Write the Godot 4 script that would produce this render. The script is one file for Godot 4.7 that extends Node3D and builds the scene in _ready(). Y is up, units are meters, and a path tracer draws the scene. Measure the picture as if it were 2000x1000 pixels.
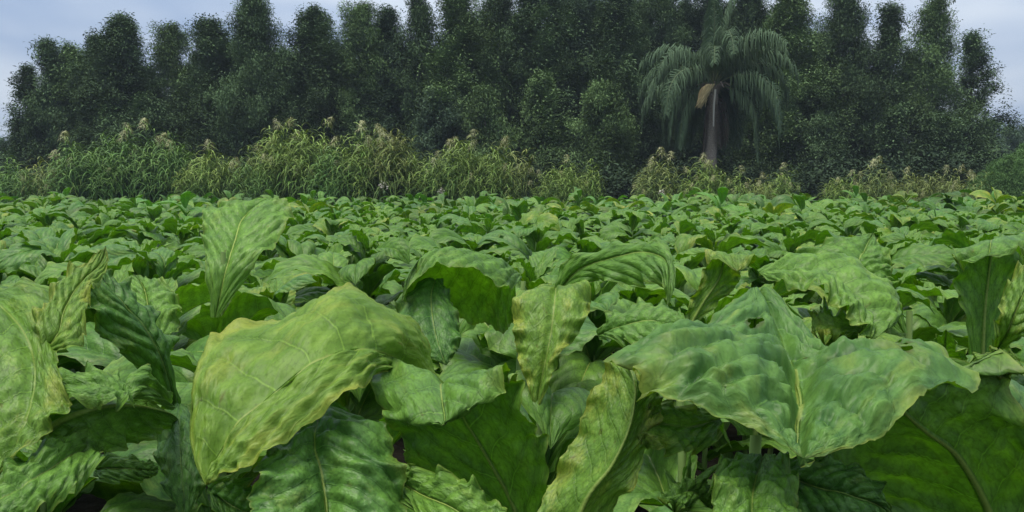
extends Node3D

const FOCAL := 1540.0          # focal length in pixels of a 2000 pixel wide picture
const EYE := Vector3(0, 1.40, 0)
const HORIZON := 370.0
const FIELD_END := 27.5

var taken := {}
var rng := RandomNumberGenerator.new()
var noise := FastNoiseLite.new()
var blister := FastNoiseLite.new()
var forward := Vector3.FORWARD
var upward := Vector3.UP
var M := {}
var far_shape := []            # low detail leaf shapes for the far field
var leaf_shape := []           # leaf shapes shared by the plants one can tell apart
var near_shape := []
var small_shape := []

# ---------------------------------------------------------------- helpers
func numbered(called: String) -> String:
	var n: int = taken.get(called, 0)
	taken[called] = n + 1
	return called if n == 0 else "%s_%03d" % [called, n]

func tag(o: Node, label := "", category := "", group := "", kind := "") -> Node:
	if label: o.set_meta("label", label)
	if category: o.set_meta("category", category)
	if group: o.set_meta("group", group)
	if kind: o.set_meta("kind", kind)
	return o

func base(called: String, where: Vector3, turn := 0.0) -> Node3D:
	var o := Node3D.new()
	o.name = numbered(called)
	add_child(o)
	o.position = where
	o.rotation.y = turn
	return o

func part(called: String, mesh: Mesh, mat: Material, parent: Node) -> MeshInstance3D:
	var o := MeshInstance3D.new()
	o.name = called
	o.mesh = mesh
	o.material_override = mat
	parent.add_child(o, true)
	return o

func many(called: String, mesh: Mesh, mat: Material, places: Array, tints: Array, parent: Node, stuff := true) -> MultiMeshInstance3D:
	var mm := MultiMesh.new()
	mm.transform_format = MultiMesh.TRANSFORM_3D
	mm.use_colors = true
	mm.mesh = mesh
	mm.instance_count = places.size()
	for i in places.size():
		mm.set_instance_transform(i, places[i])
		mm.set_instance_color(i, tints[i])
	var o := MultiMeshInstance3D.new()
	o.name = called
	o.multimesh = mm
	o.material_override = mat
	if stuff: o.set_meta("kind", "stuff")
	parent.add_child(o, true)
	return o

# a point that stands `depth` metres in front of the lens
func at(x: float, y: float, depth: float) -> Vector3:
	return EYE + depth * (forward + Vector3.RIGHT * ((x - 1000.0) / FOCAL) - upward * ((y - 500.0) / FOCAL))

func ground_at(x: float, depth: float) -> Vector3:
	return Vector3((x - 1000.0) / FOCAL * depth, 0, -depth)

func height_at(y: float, depth: float) -> float:
	return EYE.y + (HORIZON - y) / FOCAL * depth

class Shape:
	var v := PackedVector3Array()
	var uv := PackedVector2Array()
	var c := PackedColorArray()
	var ix := PackedInt32Array()
	func put(p: Vector3, t := Vector2.ZERO, col := Color.WHITE) -> int:
		v.append(p); uv.append(t); c.append(col)
		return v.size() - 1
	func tri(a: int, b: int, d: int) -> void:
		ix.append(a); ix.append(b); ix.append(d)
	func quad(a: int, b: int, d: int, e: int) -> void:
		tri(a, b, d); tri(a, d, e)
	func add(o: Shape, t: Transform3D, col := Color.WHITE) -> void:
		var n := v.size()
		for p in o.v: v.append(t * p)
		uv.append_array(o.uv)
		for k in o.c: c.append(k * col)
		for i in o.ix: ix.append(i + n)
	func mesh() -> ArrayMesh:
		var nn := PackedVector3Array()
		nn.resize(v.size())
		for k in range(0, ix.size(), 3):
			var a := v[ix[k]]
			var f := (v[ix[k + 2]] - a).cross(v[ix[k + 1]] - a)
			nn[ix[k]] += f; nn[ix[k + 1]] += f; nn[ix[k + 2]] += f
		for i in nn.size():
			nn[i] = nn[i].normalized() if nn[i].length_squared() > 1e-20 else Vector3.UP
		var arrays := []
		arrays.resize(Mesh.ARRAY_MAX)
		arrays[Mesh.ARRAY_VERTEX] = v
		arrays[Mesh.ARRAY_NORMAL] = nn
		arrays[Mesh.ARRAY_TEX_UV] = uv
		arrays[Mesh.ARRAY_COLOR] = c
		arrays[Mesh.ARRAY_INDEX] = ix
		var m := ArrayMesh.new()
		m.add_surface_from_arrays(Mesh.PRIMITIVE_TRIANGLES, arrays)
		return m

# a tube through points with a radius each
func tube(s: Shape, pts: Array, radii: Array, sides := 7, col := Color.WHITE, v_scale := 1.0) -> void:
	var first := s.v.size()
	var n := pts.size()
	var ref := Vector3(0.31, 0.2, 0.93).normalized()
	var run := 0.0
	for i in n:
		var dir: Vector3 = (pts[mini(i + 1, n - 1)] - pts[maxi(i - 1, 0)]).normalized()
		var a := dir.cross(ref).normalized()
		var b := dir.cross(a)
		if i > 0: run += pts[i].distance_to(pts[i - 1])
		for k in sides + 1:
			var ang := TAU * k / sides
			s.put(pts[i] + (a * cos(ang) + b * sin(ang)) * radii[i], Vector2(float(k) / sides, run * v_scale), col)
	for i in n - 1:
		for k in sides:
			var p := first + i * (sides + 1) + k
			s.quad(p, p + 1, p + sides + 2, p + sides + 1)

# ---------------------------------------------------------------- leaves
func spline(p: Array, t: float) -> Vector3:
	var n := p.size() - 1
	var f := clampf(t, 0.0, 1.0) * n
	var i := mini(int(f), n - 1)
	return (p[i] as Vector3).cubic_interpolate(p[i + 1], p[maxi(i - 1, 0)], p[mini(i + 2, n)], f - i)

const VEINS := 10.0
func vein_phase(t: float, s: float) -> float:
	var a := absf(s)
	return (t - 0.13 * a - 0.13 * a * a) * VEINS + (0.45 if s > 0.0 else 0.0)

# rows: from the leaf's base to its tip, each [one edge, midrib, other edge]
func blade(rows: Array, nu: int, nv: int, o: Dictionary) -> Shape:
	var e := [[], [], []]
	for r in rows:
		for k in 3: e[k].append(r[k])
	var bulge: float = o.get("bulge", 0.12)
	var quilt: float = o.get("quilt", 0.007)
	var ruffle: float = o.get("ruffle", 0.012)
	var seed_at: float = o.get("seed", 1) * 17.3
	var sign := 1.0
	if o.has("face"):           # +1: the upper side is turned to the lens, -1: the under side
		var sum := 0.0
		for k in range(1, 8):
			var t := k / 8.0
			var m := spline(e[1], t)
			var n := (spline(e[2], t) - spline(e[0], t)).cross(spline(e[1], t + 0.03) - spline(e[1], t - 0.03))
			sum += n.dot(EYE - m)
		sign = signf(sum) * o.face
	var shape := Shape.new()
	var holes: Array = o.get("holes", [])
	var pucker: float = o.get("pucker", 0.0)
	var spots := []
	var dice := RandomNumberGenerator.new()
	dice.seed = int(seed_at * 10.0) + 3
	for k in int(o.get("spots", 0)):
		var z := dice.randf_range(0.007, 0.017)
		spots.append([dice.randf_range(0.15, 0.95), dice.randf_range(-0.95, 0.95), z, z * dice.randf_range(1.5, 3.0)])
	var longest := 0.001
	for r in rows: longest = maxf(longest, r[0].distance_to(r[1]) + r[2].distance_to(r[1]))
	quilt *= clampf(longest / 0.36, 0.4, 1.1)
	pucker *= clampf(longest / 0.36, 0.25, 1.1)
	var side := 2 * nv + 1
	var mids := []
	var ups := []
	for i in nu + 1:
		var t := float(i) / nu
		var m := spline(e[1], t)
		var l := spline(e[0], t)
		var r := spline(e[2], t)
		var along := (spline(e[1], minf(t + 0.04, 1.0)) - spline(e[1], maxf(t - 0.04, 0.0))).normalized()
		var across := r - l
		var up := across.cross(along).normalized() * sign
		mids.append(m); ups.append(up)
		var wide := across.length() / longest
		for j in range(-nv, nv + 1):
			var s := float(j) / nv
			var a := absf(s)
			var edge := r if s > 0.0 else l
			var reach := edge - m
			var own := (reach if s > 0.0 else -reach).cross(along).normalized() * sign
			if own.dot(up) < -0.2: own = -own
			var n := own.lerp(up, 0.35).normalized()
			var trim := 1.0 + (0.07 * noise.get_noise_2d(t * 420.0 + seed_at, s * 60.0) + 0.04 * noise.get_noise_2d(t * 1500.0 + seed_at, s * 60.0)) * a
			var p := m + reach * (a * trim)
			p += n * (bulge * 4.0 * a * (1.0 - a) * reach.length())
			var tw := t + 0.035 * noise.get_noise_2d(t * 90.0 + seed_at * 3.0, s * 45.0) * smoothstep(0.0, 0.1, t) * (1.0 - smoothstep(0.9, 1.0, t))
			var ph := vein_phase(tw, s)
			var q := (pow(absf(sin(PI * ph)), 0.7) - 0.62) * (0.75 + 0.9 * noise.get_noise_2d(t * 150.0, s * 90.0 + seed_at * 5.0))
			var fade := smoothstep(0.0, 0.16, a) * (1.0 - 0.55 * a * a) * smoothstep(0.0, 0.12, t) * minf(1.0, wide * 1.6)
			p += n * quilt * (q * fade - 0.5 * exp(-a * a * 90.0))
			p += n * quilt * 0.7 * noise.get_noise_2d(t * 260.0 + seed_at, s * 120.0 + seed_at) * minf(1.0, wide * 1.5)
			var wave := sin(t * 31.0 + seed_at + (1.7 if s > 0 else 0.0) + 2.4 * noise.get_noise_2d(t * 130.0 + seed_at, s * 20.0))
			wave += 0.45 * sin(t * 71.0 + seed_at * 2.0 + 3.0 * noise.get_noise_2d(t * 200.0, s * 20.0 + seed_at))
			p += n * ruffle * wave * a * a * a * minf(1.0, wide * 1.5)
			var pk := absf(blister.get_noise_3d(p.x, p.y, p.z)) 
			p += n * pucker * (1.0 - pk * 3.2) * smoothstep(0.0, 0.12, a) * minf(1.0, wide * 1.6)
			var col := Color.WHITE
			var dry := smoothstep(0.90, 1.0, t + 0.05 * noise.get_noise_2d(t * 900.0, s * 400.0 + seed_at)) * float(o.get("dry", 0.0))
			dry = maxf(dry, smoothstep(0.93, 1.0, a + 0.10 * noise.get_noise_2d(t * 700.0 + seed_at, s * 40.0)) * float(o.get("dry", 0.0)) * 0.8)
			if dry > 0.0: col = col.lerp(Color(1.15, 0.72, 0.55), dry)
			for h in spots:
				var d := Vector2((t - h[0]) / h[2], (s - h[1]) / h[3]).length()
				if d < 1.0: col = col.lerp(Color(0.75, 0.42, 0.30), 0.85 * (1.0 - d * d))
			for h in holes:
				var d := Vector2((t - h[0]) / h[2], (s - h[1]) / h[3]).length()
				if d < 1.6: col = col.lerp(Color(0.5, 0.32, 0.2), 0.8 * (1.0 - smoothstep(1.15, 1.6, d)))
			shape.put(p, Vector2(tw, 0.5 + 0.5 * s), col)
	for i in nu:
		for j in 2 * nv:
			var skip := false
			for h in holes:
				var t := (i + 0.5) / nu
				var s := (j + 0.5) / nv - 1.0
				var d := Vector2((t - h[0]) / h[2], (s - h[1]) / h[3])
				if d.length() < 1.0 + 0.35 * sin(3.0 * d.angle() + h[0] * 40.0): skip = true
			if skip: continue
			var p := i * side + j
			shape.quad(p, p + side, p + side + 1, p + 1)
	# the midrib stands out below the blade
	var thick: float = o.get("rib", 0.0045)
	if thick > 0.0:
		var first := shape.v.size()
		var ring := 4
		for i in nu + 1:
			var t := float(i) / nu
			var along: Vector3 = (mids[mini(i + 1, nu)] - mids[maxi(i - 1, 0)]).normalized()
			var b: Vector3 = along.cross(ups[i]).normalized()
			var rad := thick * (1.0 - 0.86 * pow(t, 0.8))
			for k in ring + 1:
				var ang := PI * k / ring
				shape.put(mids[i] - ups[i] * (quilt * 0.5 + sin(ang) * rad * 1.25 - 0.0012) + b * cos(ang) * rad, Vector2(t, 0.5 + 0.012 * cos(ang)))
		for i in nu:
			for k in ring:
				var p := first + i * (ring + 1) + k
				shape.quad(p, p + 1, p + ring + 2, p + ring + 1)
	return shape

# a free-growing leaf: base at the origin, growing towards -z, upper side up
func grown_rows(length: float, width: float, rise: float, droop: float, fold0: float, fold1: float, twist: float, sway: float, kink := 0.0) -> Array:
	var rows := []
	var p := Vector3.ZERO
	var n := 9
	for i in n + 1:
		var t := float(i) / n
		var e := lerpf(rise, droop, pow(t, 1.25)) + kink * sin(t * 9.0)
		var yaw := sway * t
		var dir := Vector3(sin(yaw) * cos(e), sin(e), -cos(yaw) * cos(e))
		if i > 0: p += dir * length / n
		var right := dir.cross(Vector3.UP).normalized()
		if right.length() < 0.5: right = Vector3.RIGHT
		var up := right.cross(dir)
		right = right.rotated(dir, twist * t)
		up = up.rotated(dir, twist * t)
		var w := width * 0.5 * (0.10 + 1.42 * pow(t, 0.85) * pow(1.0 - t, 0.62) * 1.25) if t < 0.999 else 0.0
		if t < 0.999: w *= minf(1.0, (1.0 - t) * 5.0)
		var f := lerpf(fold0, fold1, t)
		rows.append([p - right * w * cos(f) + up * w * sin(f), p, p + right * w * cos(f * 0.7 + 0.1) + up * w * sin(f * 0.7 + 0.1)])
	return rows

# ---------------------------------------------------------------- materials
func leaf_picture(tint: Color, light: Color, yellow: Color, much: float, seed_no: int, aspect := 1.0, fuzz := 1.0) -> ImageTexture:
	var w := 512
	var h := 384
	var soft := FastNoiseLite.new()
	soft.seed = seed_no; soft.frequency = 0.011; soft.fractal_octaves = 3
	var fine := FastNoiseLite.new()
	fine.seed = seed_no + 5; fine.frequency = 0.09; fine.fractal_octaves = 2
	var net := FastNoiseLite.new()
	net.seed = seed_no + 9; net.noise_type = FastNoiseLite.TYPE_CELLULAR; net.frequency = 0.045
	net.cellular_return_type = FastNoiseLite.RETURN_DISTANCE2_SUB
	var grain := FastNoiseLite.new()
	grain.seed = seed_no + 13; grain.frequency = 0.24; grain.fractal_octaves = 2
	var data := PackedByteArray()
	data.resize(w * h * 3)
	var k := 0
	for y in h:
		var s := 2.0 * (y + 0.5) / h - 1.0
		var a := absf(s)
		for x in w:
			var t := (x + 0.5) / w
			var ph := vein_phase(t, s)
			var f := absf(ph - roundf(ph)) * 2.0
			var sn := soft.get_noise_2d(x, y * aspect)
			var fn := fine.get_noise_2d(x, y * aspect)
			var cell := net.get_noise_2d(x, y * aspect) + 1.0
			var near_vein := 1.0 - smoothstep(0.02, 0.24, f)
			var col := tint.lerp(light, clampf(0.48 + 0.55 * sn + 0.30 * (f - 0.5), 0.0, 1.0))
			col = col.lerp(tint * 0.70, near_vein * 0.42 * smoothstep(0.02, 0.12, a))
			var yl := smoothstep(0.25, 1.35, 0.14 * f + 0.95 * soft.get_noise_2d(x * 0.7 + 900.0, y * 0.7 * aspect) + 0.40 * a + 0.45 * t * a + 0.3 * fn * fuzz + (much - 0.5)) * clampf(much * 1.5, 0.0, 0.85)
			col = col.lerp(yellow, yl)
			col = col * (1.0 + (0.15 * fn + 0.10 * grain.get_noise_2d(x, y * aspect)) * fuzz)
			col = col * (1.0 + (0.32 * smoothstep(0.02, 0.30, cell) - 0.24) * fuzz)
			var vein := (1.0 - smoothstep(0.012, 0.062 - 0.036 * a, f)) * (1.0 - 0.6 * a)
			col = col.lerp(light * 1.3, vein * 0.75)
			var rib := 1.0 - smoothstep(0.010 * (1.25 - 0.9 * t), 0.022 * (1.25 - 0.9 * t), a)
			col = col.lerp(Color(0.37, 0.47, 0.11), rib * 0.85)
			var rim := smoothstep(0.965, 1.0, a) * (0.30 + 0.5 * much)
			col = col.lerp(yellow, rim * 0.6)
			if fn > 0.55 and sn < -0.02: col = col.lerp(Color(0.10, 0.07, 0.025), 0.5 * much)
			col = (col * 0.87).linear_to_srgb()
			data[k] = int(clampf(col.r, 0.0, 1.0) * 255.0); data[k + 1] = int(clampf(col.g, 0.0, 1.0) * 255.0); data[k + 2] = int(clampf(col.b, 0.0, 1.0) * 255.0)
			k += 3
	return ImageTexture.create_from_image(Image.create_from_data(w, h, false, Image.FORMAT_RGB8, data))

func leaf_relief() -> ImageTexture:
	var w := 512
	var h := 384
	var net := FastNoiseLite.new()
	net.seed = 31; net.noise_type = FastNoiseLite.TYPE_CELLULAR; net.frequency = 0.05
	net.cellular_return_type = FastNoiseLite.RETURN_DISTANCE2_SUB
	var soft := FastNoiseLite.new()
	soft.seed = 77; soft.frequency = 0.03; soft.fractal_octaves = 3
	var data := PackedByteArray()
	data.resize(w * h)
	for y in h:
		var s := 2.0 * (y + 0.5) / h - 1.0
		var a := absf(s)
		for x in w:
			var t := (x + 0.5) / w
			var ph := vein_phase(t, s)
			var f := absf(ph - roundf(ph)) * 2.0
			var cell := clampf((net.get_noise_2d(x, y) + 1.0) * 1.5, 0.0, 1.0)
			var v := 0.5 * pow(f, 0.5) * smoothstep(0.0, 0.1, a) + 0.24 * sqrt(cell) + 0.22 * (0.5 + 0.5 * soft.get_noise_2d(x, y))
			v -= 0.25 * (1.0 - smoothstep(0.01, 0.05, a))
			data[y * w + x] = int(clampf(v, 0.0, 1.0) * 255.0)
	return ImageTexture.create_from_image(Image.create_from_data(w, h, false, Image.FORMAT_L8, data))

func leaf_material(pic: Texture2D, relief: Texture2D, tint: Color, rough := 0.45) -> StandardMaterial3D:
	var m := StandardMaterial3D.new()
	m.albedo_texture = pic
	m.albedo_color = tint.linear_to_srgb()
	m.roughness = rough
	m.metallic_specular = 0.40
	m.cull_mode = BaseMaterial3D.CULL_DISABLED
	m.heightmap_enabled = true
	m.heightmap_texture = relief
	m.heightmap_scale = 0.42
	m.backlight_enabled = true
	m.backlight = Color(0.70, 0.80, 0.14)
	m.vertex_color_use_as_albedo = true
	m.detail_enabled = true
	m.detail_albedo = M.network
	m.detail_blend_mode = BaseMaterial3D.BLEND_MODE_MUL
	m.detail_uv_layer = BaseMaterial3D.DETAIL_UV_2
	m.uv2_triplanar = true
	m.uv2_scale = Vector3.ONE * 4.5
	return m

func plain(linear: Color, rough := 0.8, through := 0.0) -> StandardMaterial3D:
	var m := StandardMaterial3D.new()
	m.albedo_color = linear.linear_to_srgb()
	m.roughness = rough
	m.metallic_specular = 0.3
	m.cull_mode = BaseMaterial3D.CULL_DISABLED
	m.vertex_color_use_as_albedo = true
	if through > 0.0:
		m.backlight_enabled = true
		m.backlight = Color(through, through, through * 0.4)
	return m

func noisy(dark: Color, light: Color, freq: float, seed_no: int, rough := 0.95, relief := 0.0, tile := 1.0) -> StandardMaterial3D:
	var n := FastNoiseLite.new()
	n.seed = seed_no; n.frequency = freq; n.fractal_octaves = 5
	var g := Gradient.new()
	g.set_color(0, dark.linear_to_srgb()); g.set_color(1, light.linear_to_srgb())
	var t := NoiseTexture2D.new()
	t.width = 512; t.height = 512; t.seamless = true; t.noise = n; t.color_ramp = g
	var m := StandardMaterial3D.new()
	m.albedo_texture = t
	m.roughness = rough
	m.metallic_specular = 0.25
	m.uv1_triplanar = true
	m.uv1_world_triplanar = true
	m.uv1_scale = Vector3.ONE * tile
	if relief > 0.0:
		var b := NoiseTexture2D.new()
		b.width = 512; b.height = 512; b.seamless = true; b.noise = n
		m.heightmap_enabled = true; m.heightmap_texture = b; m.heightmap_scale = relief
	return m

# ---------------------------------------------------------------- the sky
func overcast_sky() -> ImageTexture:
	var w := 1024
	var h := 512
	var im := Image.create(w, h, false, Image.FORMAT_RGBF)
	var n := FastNoiseLite.new()
	n.seed = 12; n.frequency = 1.0; n.fractal_octaves = 5; n.fractal_gain = 0.52
	for y in h:
		var el := PI * (0.5 - (y + 0.5) / h)
		var up := sin(el)
		for x in w:
			if el < -0.02:
				im.set_pixel(x, y, Color(0.16, 0.17, 0.16))
				continue
			var az := TAU * x / w
			var d := Vector3(cos(az) * cos(el), up, sin(az) * cos(el))
			# a flat layer of stratus, seen in perspective: stretched towards the horizon
			var p := Vector2(d.x, d.z) / (maxf(up, 0.0) + 0.16)
			var c := 0.9 * n.get_noise_3d(p.x * 0.35, p.y * 0.8, 3.0) + 0.9 * n.get_noise_3d(d.x * 0.9 + 9.0, up * 13.0, d.z * 0.9)
			c = clampf(0.5 + 1.25 * c, 0.0, 1.0)
			var rise := 0.62 + 0.85 * pow(maxf(up, 0.0), 0.8)      # an overcast sky is brighter overhead
			var col := Color(0.315, 0.425, 0.615).lerp(Color(0.60, 0.68, 0.79), c)
			col = col.lerp(Color(0.62, 0.66, 0.72), smoothstep(0.25, 0.8, up) * 0.7)
			im.set_pixel(x, y, Color(col.r * rise, col.g * rise, col.b * rise) * 0.55)
	return ImageTexture.create_from_image(im)

# ---------------------------------------------------------------- build
func _ready():
	rng.seed = 4711
	noise.seed = 5; noise.frequency = 0.02; noise.fractal_octaves = 3
	blister.seed = 9; blister.frequency = 26.0; blister.fractal_octaves = 2
	var pitch := atan((500.0 - HORIZON) / FOCAL)
	forward = Vector3(0, -sin(pitch), -cos(pitch))
	upward = Vector3(0, cos(pitch), -sin(pitch))
	var cam := Camera3D.new()
	cam.name = "camera"
	cam.fov = rad_to_deg(2.0 * atan(500.0 / FOCAL))
	cam.near = 0.05
	cam.far = 900.0
	add_child(cam)
	cam.position = EYE
	cam.rotation.x = -pitch
	var we := WorldEnvironment.new()
	var env := Environment.new()
	env.background_mode = Environment.BG_SKY
	var sky := Sky.new()
	var pano := PanoramaSkyMaterial.new()
	pano.panorama = overcast_sky()
	pano.energy_multiplier = 1.0
	sky.sky_material = pano
	env.sky = sky
	env.tonemap_mode = Environment.TONE_MAPPER_LINEAR
	env.tonemap_exposure = 2.42
	env.fog_enabled = true
	env.fog_density = 0.0006
	env.fog_light_color = Color(0.80, 0.86, 0.95)
	env.sdfgi_enabled = true
	env.ssao_enabled = true
	env.ssil_enabled = true
	we.environment = env
	add_child(we)
	var sun := DirectionalLight3D.new()
	sun.name = "sun"
	sun.light_energy = 0.5
	sun.light_color = Color(1.0, 0.97, 0.92)
	sun.light_angular_distance = 32.0
	sun.shadow_enabled = true
	add_child(sun)
	sun.rotation_degrees = Vector3(-70, -40, 0)

	make_materials()
	make_ground()
	make_trees()
	make_palm()
	make_grasses()
	make_bushes()
	make_leaf_shapes()
	make_near_plants()
	make_field()
	make_weeds()

func make_materials():
	var net := FastNoiseLite.new()
	net.seed = 61; net.noise_type = FastNoiseLite.TYPE_CELLULAR; net.frequency = 0.042
	net.cellular_return_type = FastNoiseLite.RETURN_DISTANCE2_SUB
	net.domain_warp_enabled = true; net.domain_warp_amplitude = 12.0; net.domain_warp_frequency = 0.03
	var ramp := Gradient.new()
	ramp.set_color(0, Color(0.74, 0.78, 0.70)); ramp.set_color(1, Color(1, 1, 1))
	ramp.add_point(0.22, Color(0.95, 0.96, 0.93))
	var tex := NoiseTexture2D.new()
	tex.width = 512; tex.height = 512; tex.seamless = true; tex.noise = net; tex.color_ramp = ramp
	M.network = tex
	var relief := leaf_relief()
	var green := leaf_picture(Color(0.080, 0.190, 0.032), Color(0.200, 0.395, 0.062), Color(0.36, 0.41, 0.09), 0.20, 3)
	var gold := leaf_picture(Color(0.115, 0.235, 0.030), Color(0.250, 0.42, 0.062), Color(0.41, 0.45, 0.08), 0.52, 8)
	var blue := leaf_picture(Color(0.060, 0.165, 0.038), Color(0.172, 0.360, 0.074), Color(0.34, 0.39, 0.09), 0.30, 15)
	var broad := leaf_picture(Color(0.058, 0.165, 0.040), Color(0.180, 0.360, 0.072), Color(0.36, 0.42, 0.07), 0.34, 21, 2.2, 0.4)
	var broad_gold := leaf_picture(Color(0.115, 0.240, 0.024), Color(0.255, 0.42, 0.058), Color(0.40, 0.45, 0.07), 0.46, 27, 1.8, 0.45)
	M.leaf = [
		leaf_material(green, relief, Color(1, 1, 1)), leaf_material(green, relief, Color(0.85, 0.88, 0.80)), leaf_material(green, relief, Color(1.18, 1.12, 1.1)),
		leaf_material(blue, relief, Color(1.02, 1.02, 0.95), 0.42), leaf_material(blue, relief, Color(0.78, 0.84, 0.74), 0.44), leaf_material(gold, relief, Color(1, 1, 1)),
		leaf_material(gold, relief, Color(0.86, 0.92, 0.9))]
	M.broad = leaf_material(broad, relief, Color(1, 1, 1), 0.46); M.broad_gold = leaf_material(broad_gold, relief, Color(1, 1, 1), 0.5)
	M.green = M.leaf[0]; M.deep = M.leaf[1]; M.pale = M.leaf[2]; M.blue = M.leaf[3]; M.dusk = M.leaf[4]; M.gold = M.leaf[5]; M.lime = M.leaf[6]
	M.stem = plain(Color(0.20, 0.30, 0.09), 0.6)
	M.canopy = plain(Color(1, 1, 1), 0.85, 0.36)
	M.canopy.metallic_specular = 0.12
	M.blade = plain(Color(1, 1, 1), 0.6, 0.55)
	M.bark = noisy(Color(0.10, 0.085, 0.07), Color(0.30, 0.265, 0.22), 0.02, 41, 0.95, 1.0, 0.6)
	M.palm_bark = noisy(Color(0.11, 0.095, 0.08), Color(0.30, 0.27, 0.235), 0.03, 43, 0.95, 1.5, 0.8)
	M.soil = noisy(Color(0.012, 0.011, 0.009), Color(0.040, 0.034, 0.026), 0.012, 51, 1.0, 4.0, 0.8)

func make_ground():
	var s := Shape.new()
	var n := 96
	for j in n + 1:
		for i in n + 1:
			var fx := float(i) / n * 2.0 - 1.0
			var fz := float(j) / n
			var x := fx * absf(fx) * 450.0
			var z := 30.0 - 700.0 * fz * fz
			var y := 0.05 * noise.get_noise_2d(x * 20.0, z * 20.0) if z > -60.0 else 0.0
			s.put(Vector3(x, y, z), Vector2(x, z) * 0.3)
	for j in n:
		for i in n:
			var p := j * (n + 1) + i
			s.quad(p, p + 1, p + n + 2, p + n + 1)
	var g := part(numbered("ground"), s.mesh(), M.soil, self)
	tag(g, "bare dark soil under the tobacco field and the trees", "", "", "structure")

# ---------------------------------------------------------------- trees
var spray_mesh := []
func make_sprays():
	var r := RandomNumberGenerator.new()
	r.seed = 77
	for kind in 3:
		var s := Shape.new()
		for i in 32:
			var o := Vector3(r.randf_range(-1, 1), r.randf_range(-1, 1), r.randf_range(-1, 1)) * 0.25
			var ang := r.randf() * TAU
			var dip := r.randf_range(-1.25, 0.25) if kind != 1 else r.randf_range(-0.5, 0.6)
			var d := Vector3(cos(ang) * cos(dip), sin(dip), sin(ang) * cos(dip))
			var side := d.cross(Vector3(r.randf() - 0.5, 1, r.randf() - 0.5)).normalized()
			var ln := r.randf_range(0.08, 0.155)
			var wd := (0.018 if kind == 0 else 0.024) * r.randf_range(0.8, 1.3)
			var k := Color.WHITE * r.randf_range(0.86, 1.14)
			var a := s.put(o, Vector2.ZERO, k)
			var b := s.put(o + d * ln * 0.45 + side * wd, Vector2.ZERO, k)
			var c := s.put(o + d * ln + Vector3(0, -0.03, 0), Vector2.ZERO, k)
			var e := s.put(o + d * ln * 0.45 - side * wd, Vector2.ZERO, k)
			s.quad(a, b, c, e)
		spray_mesh.append(s.mesh())

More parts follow.
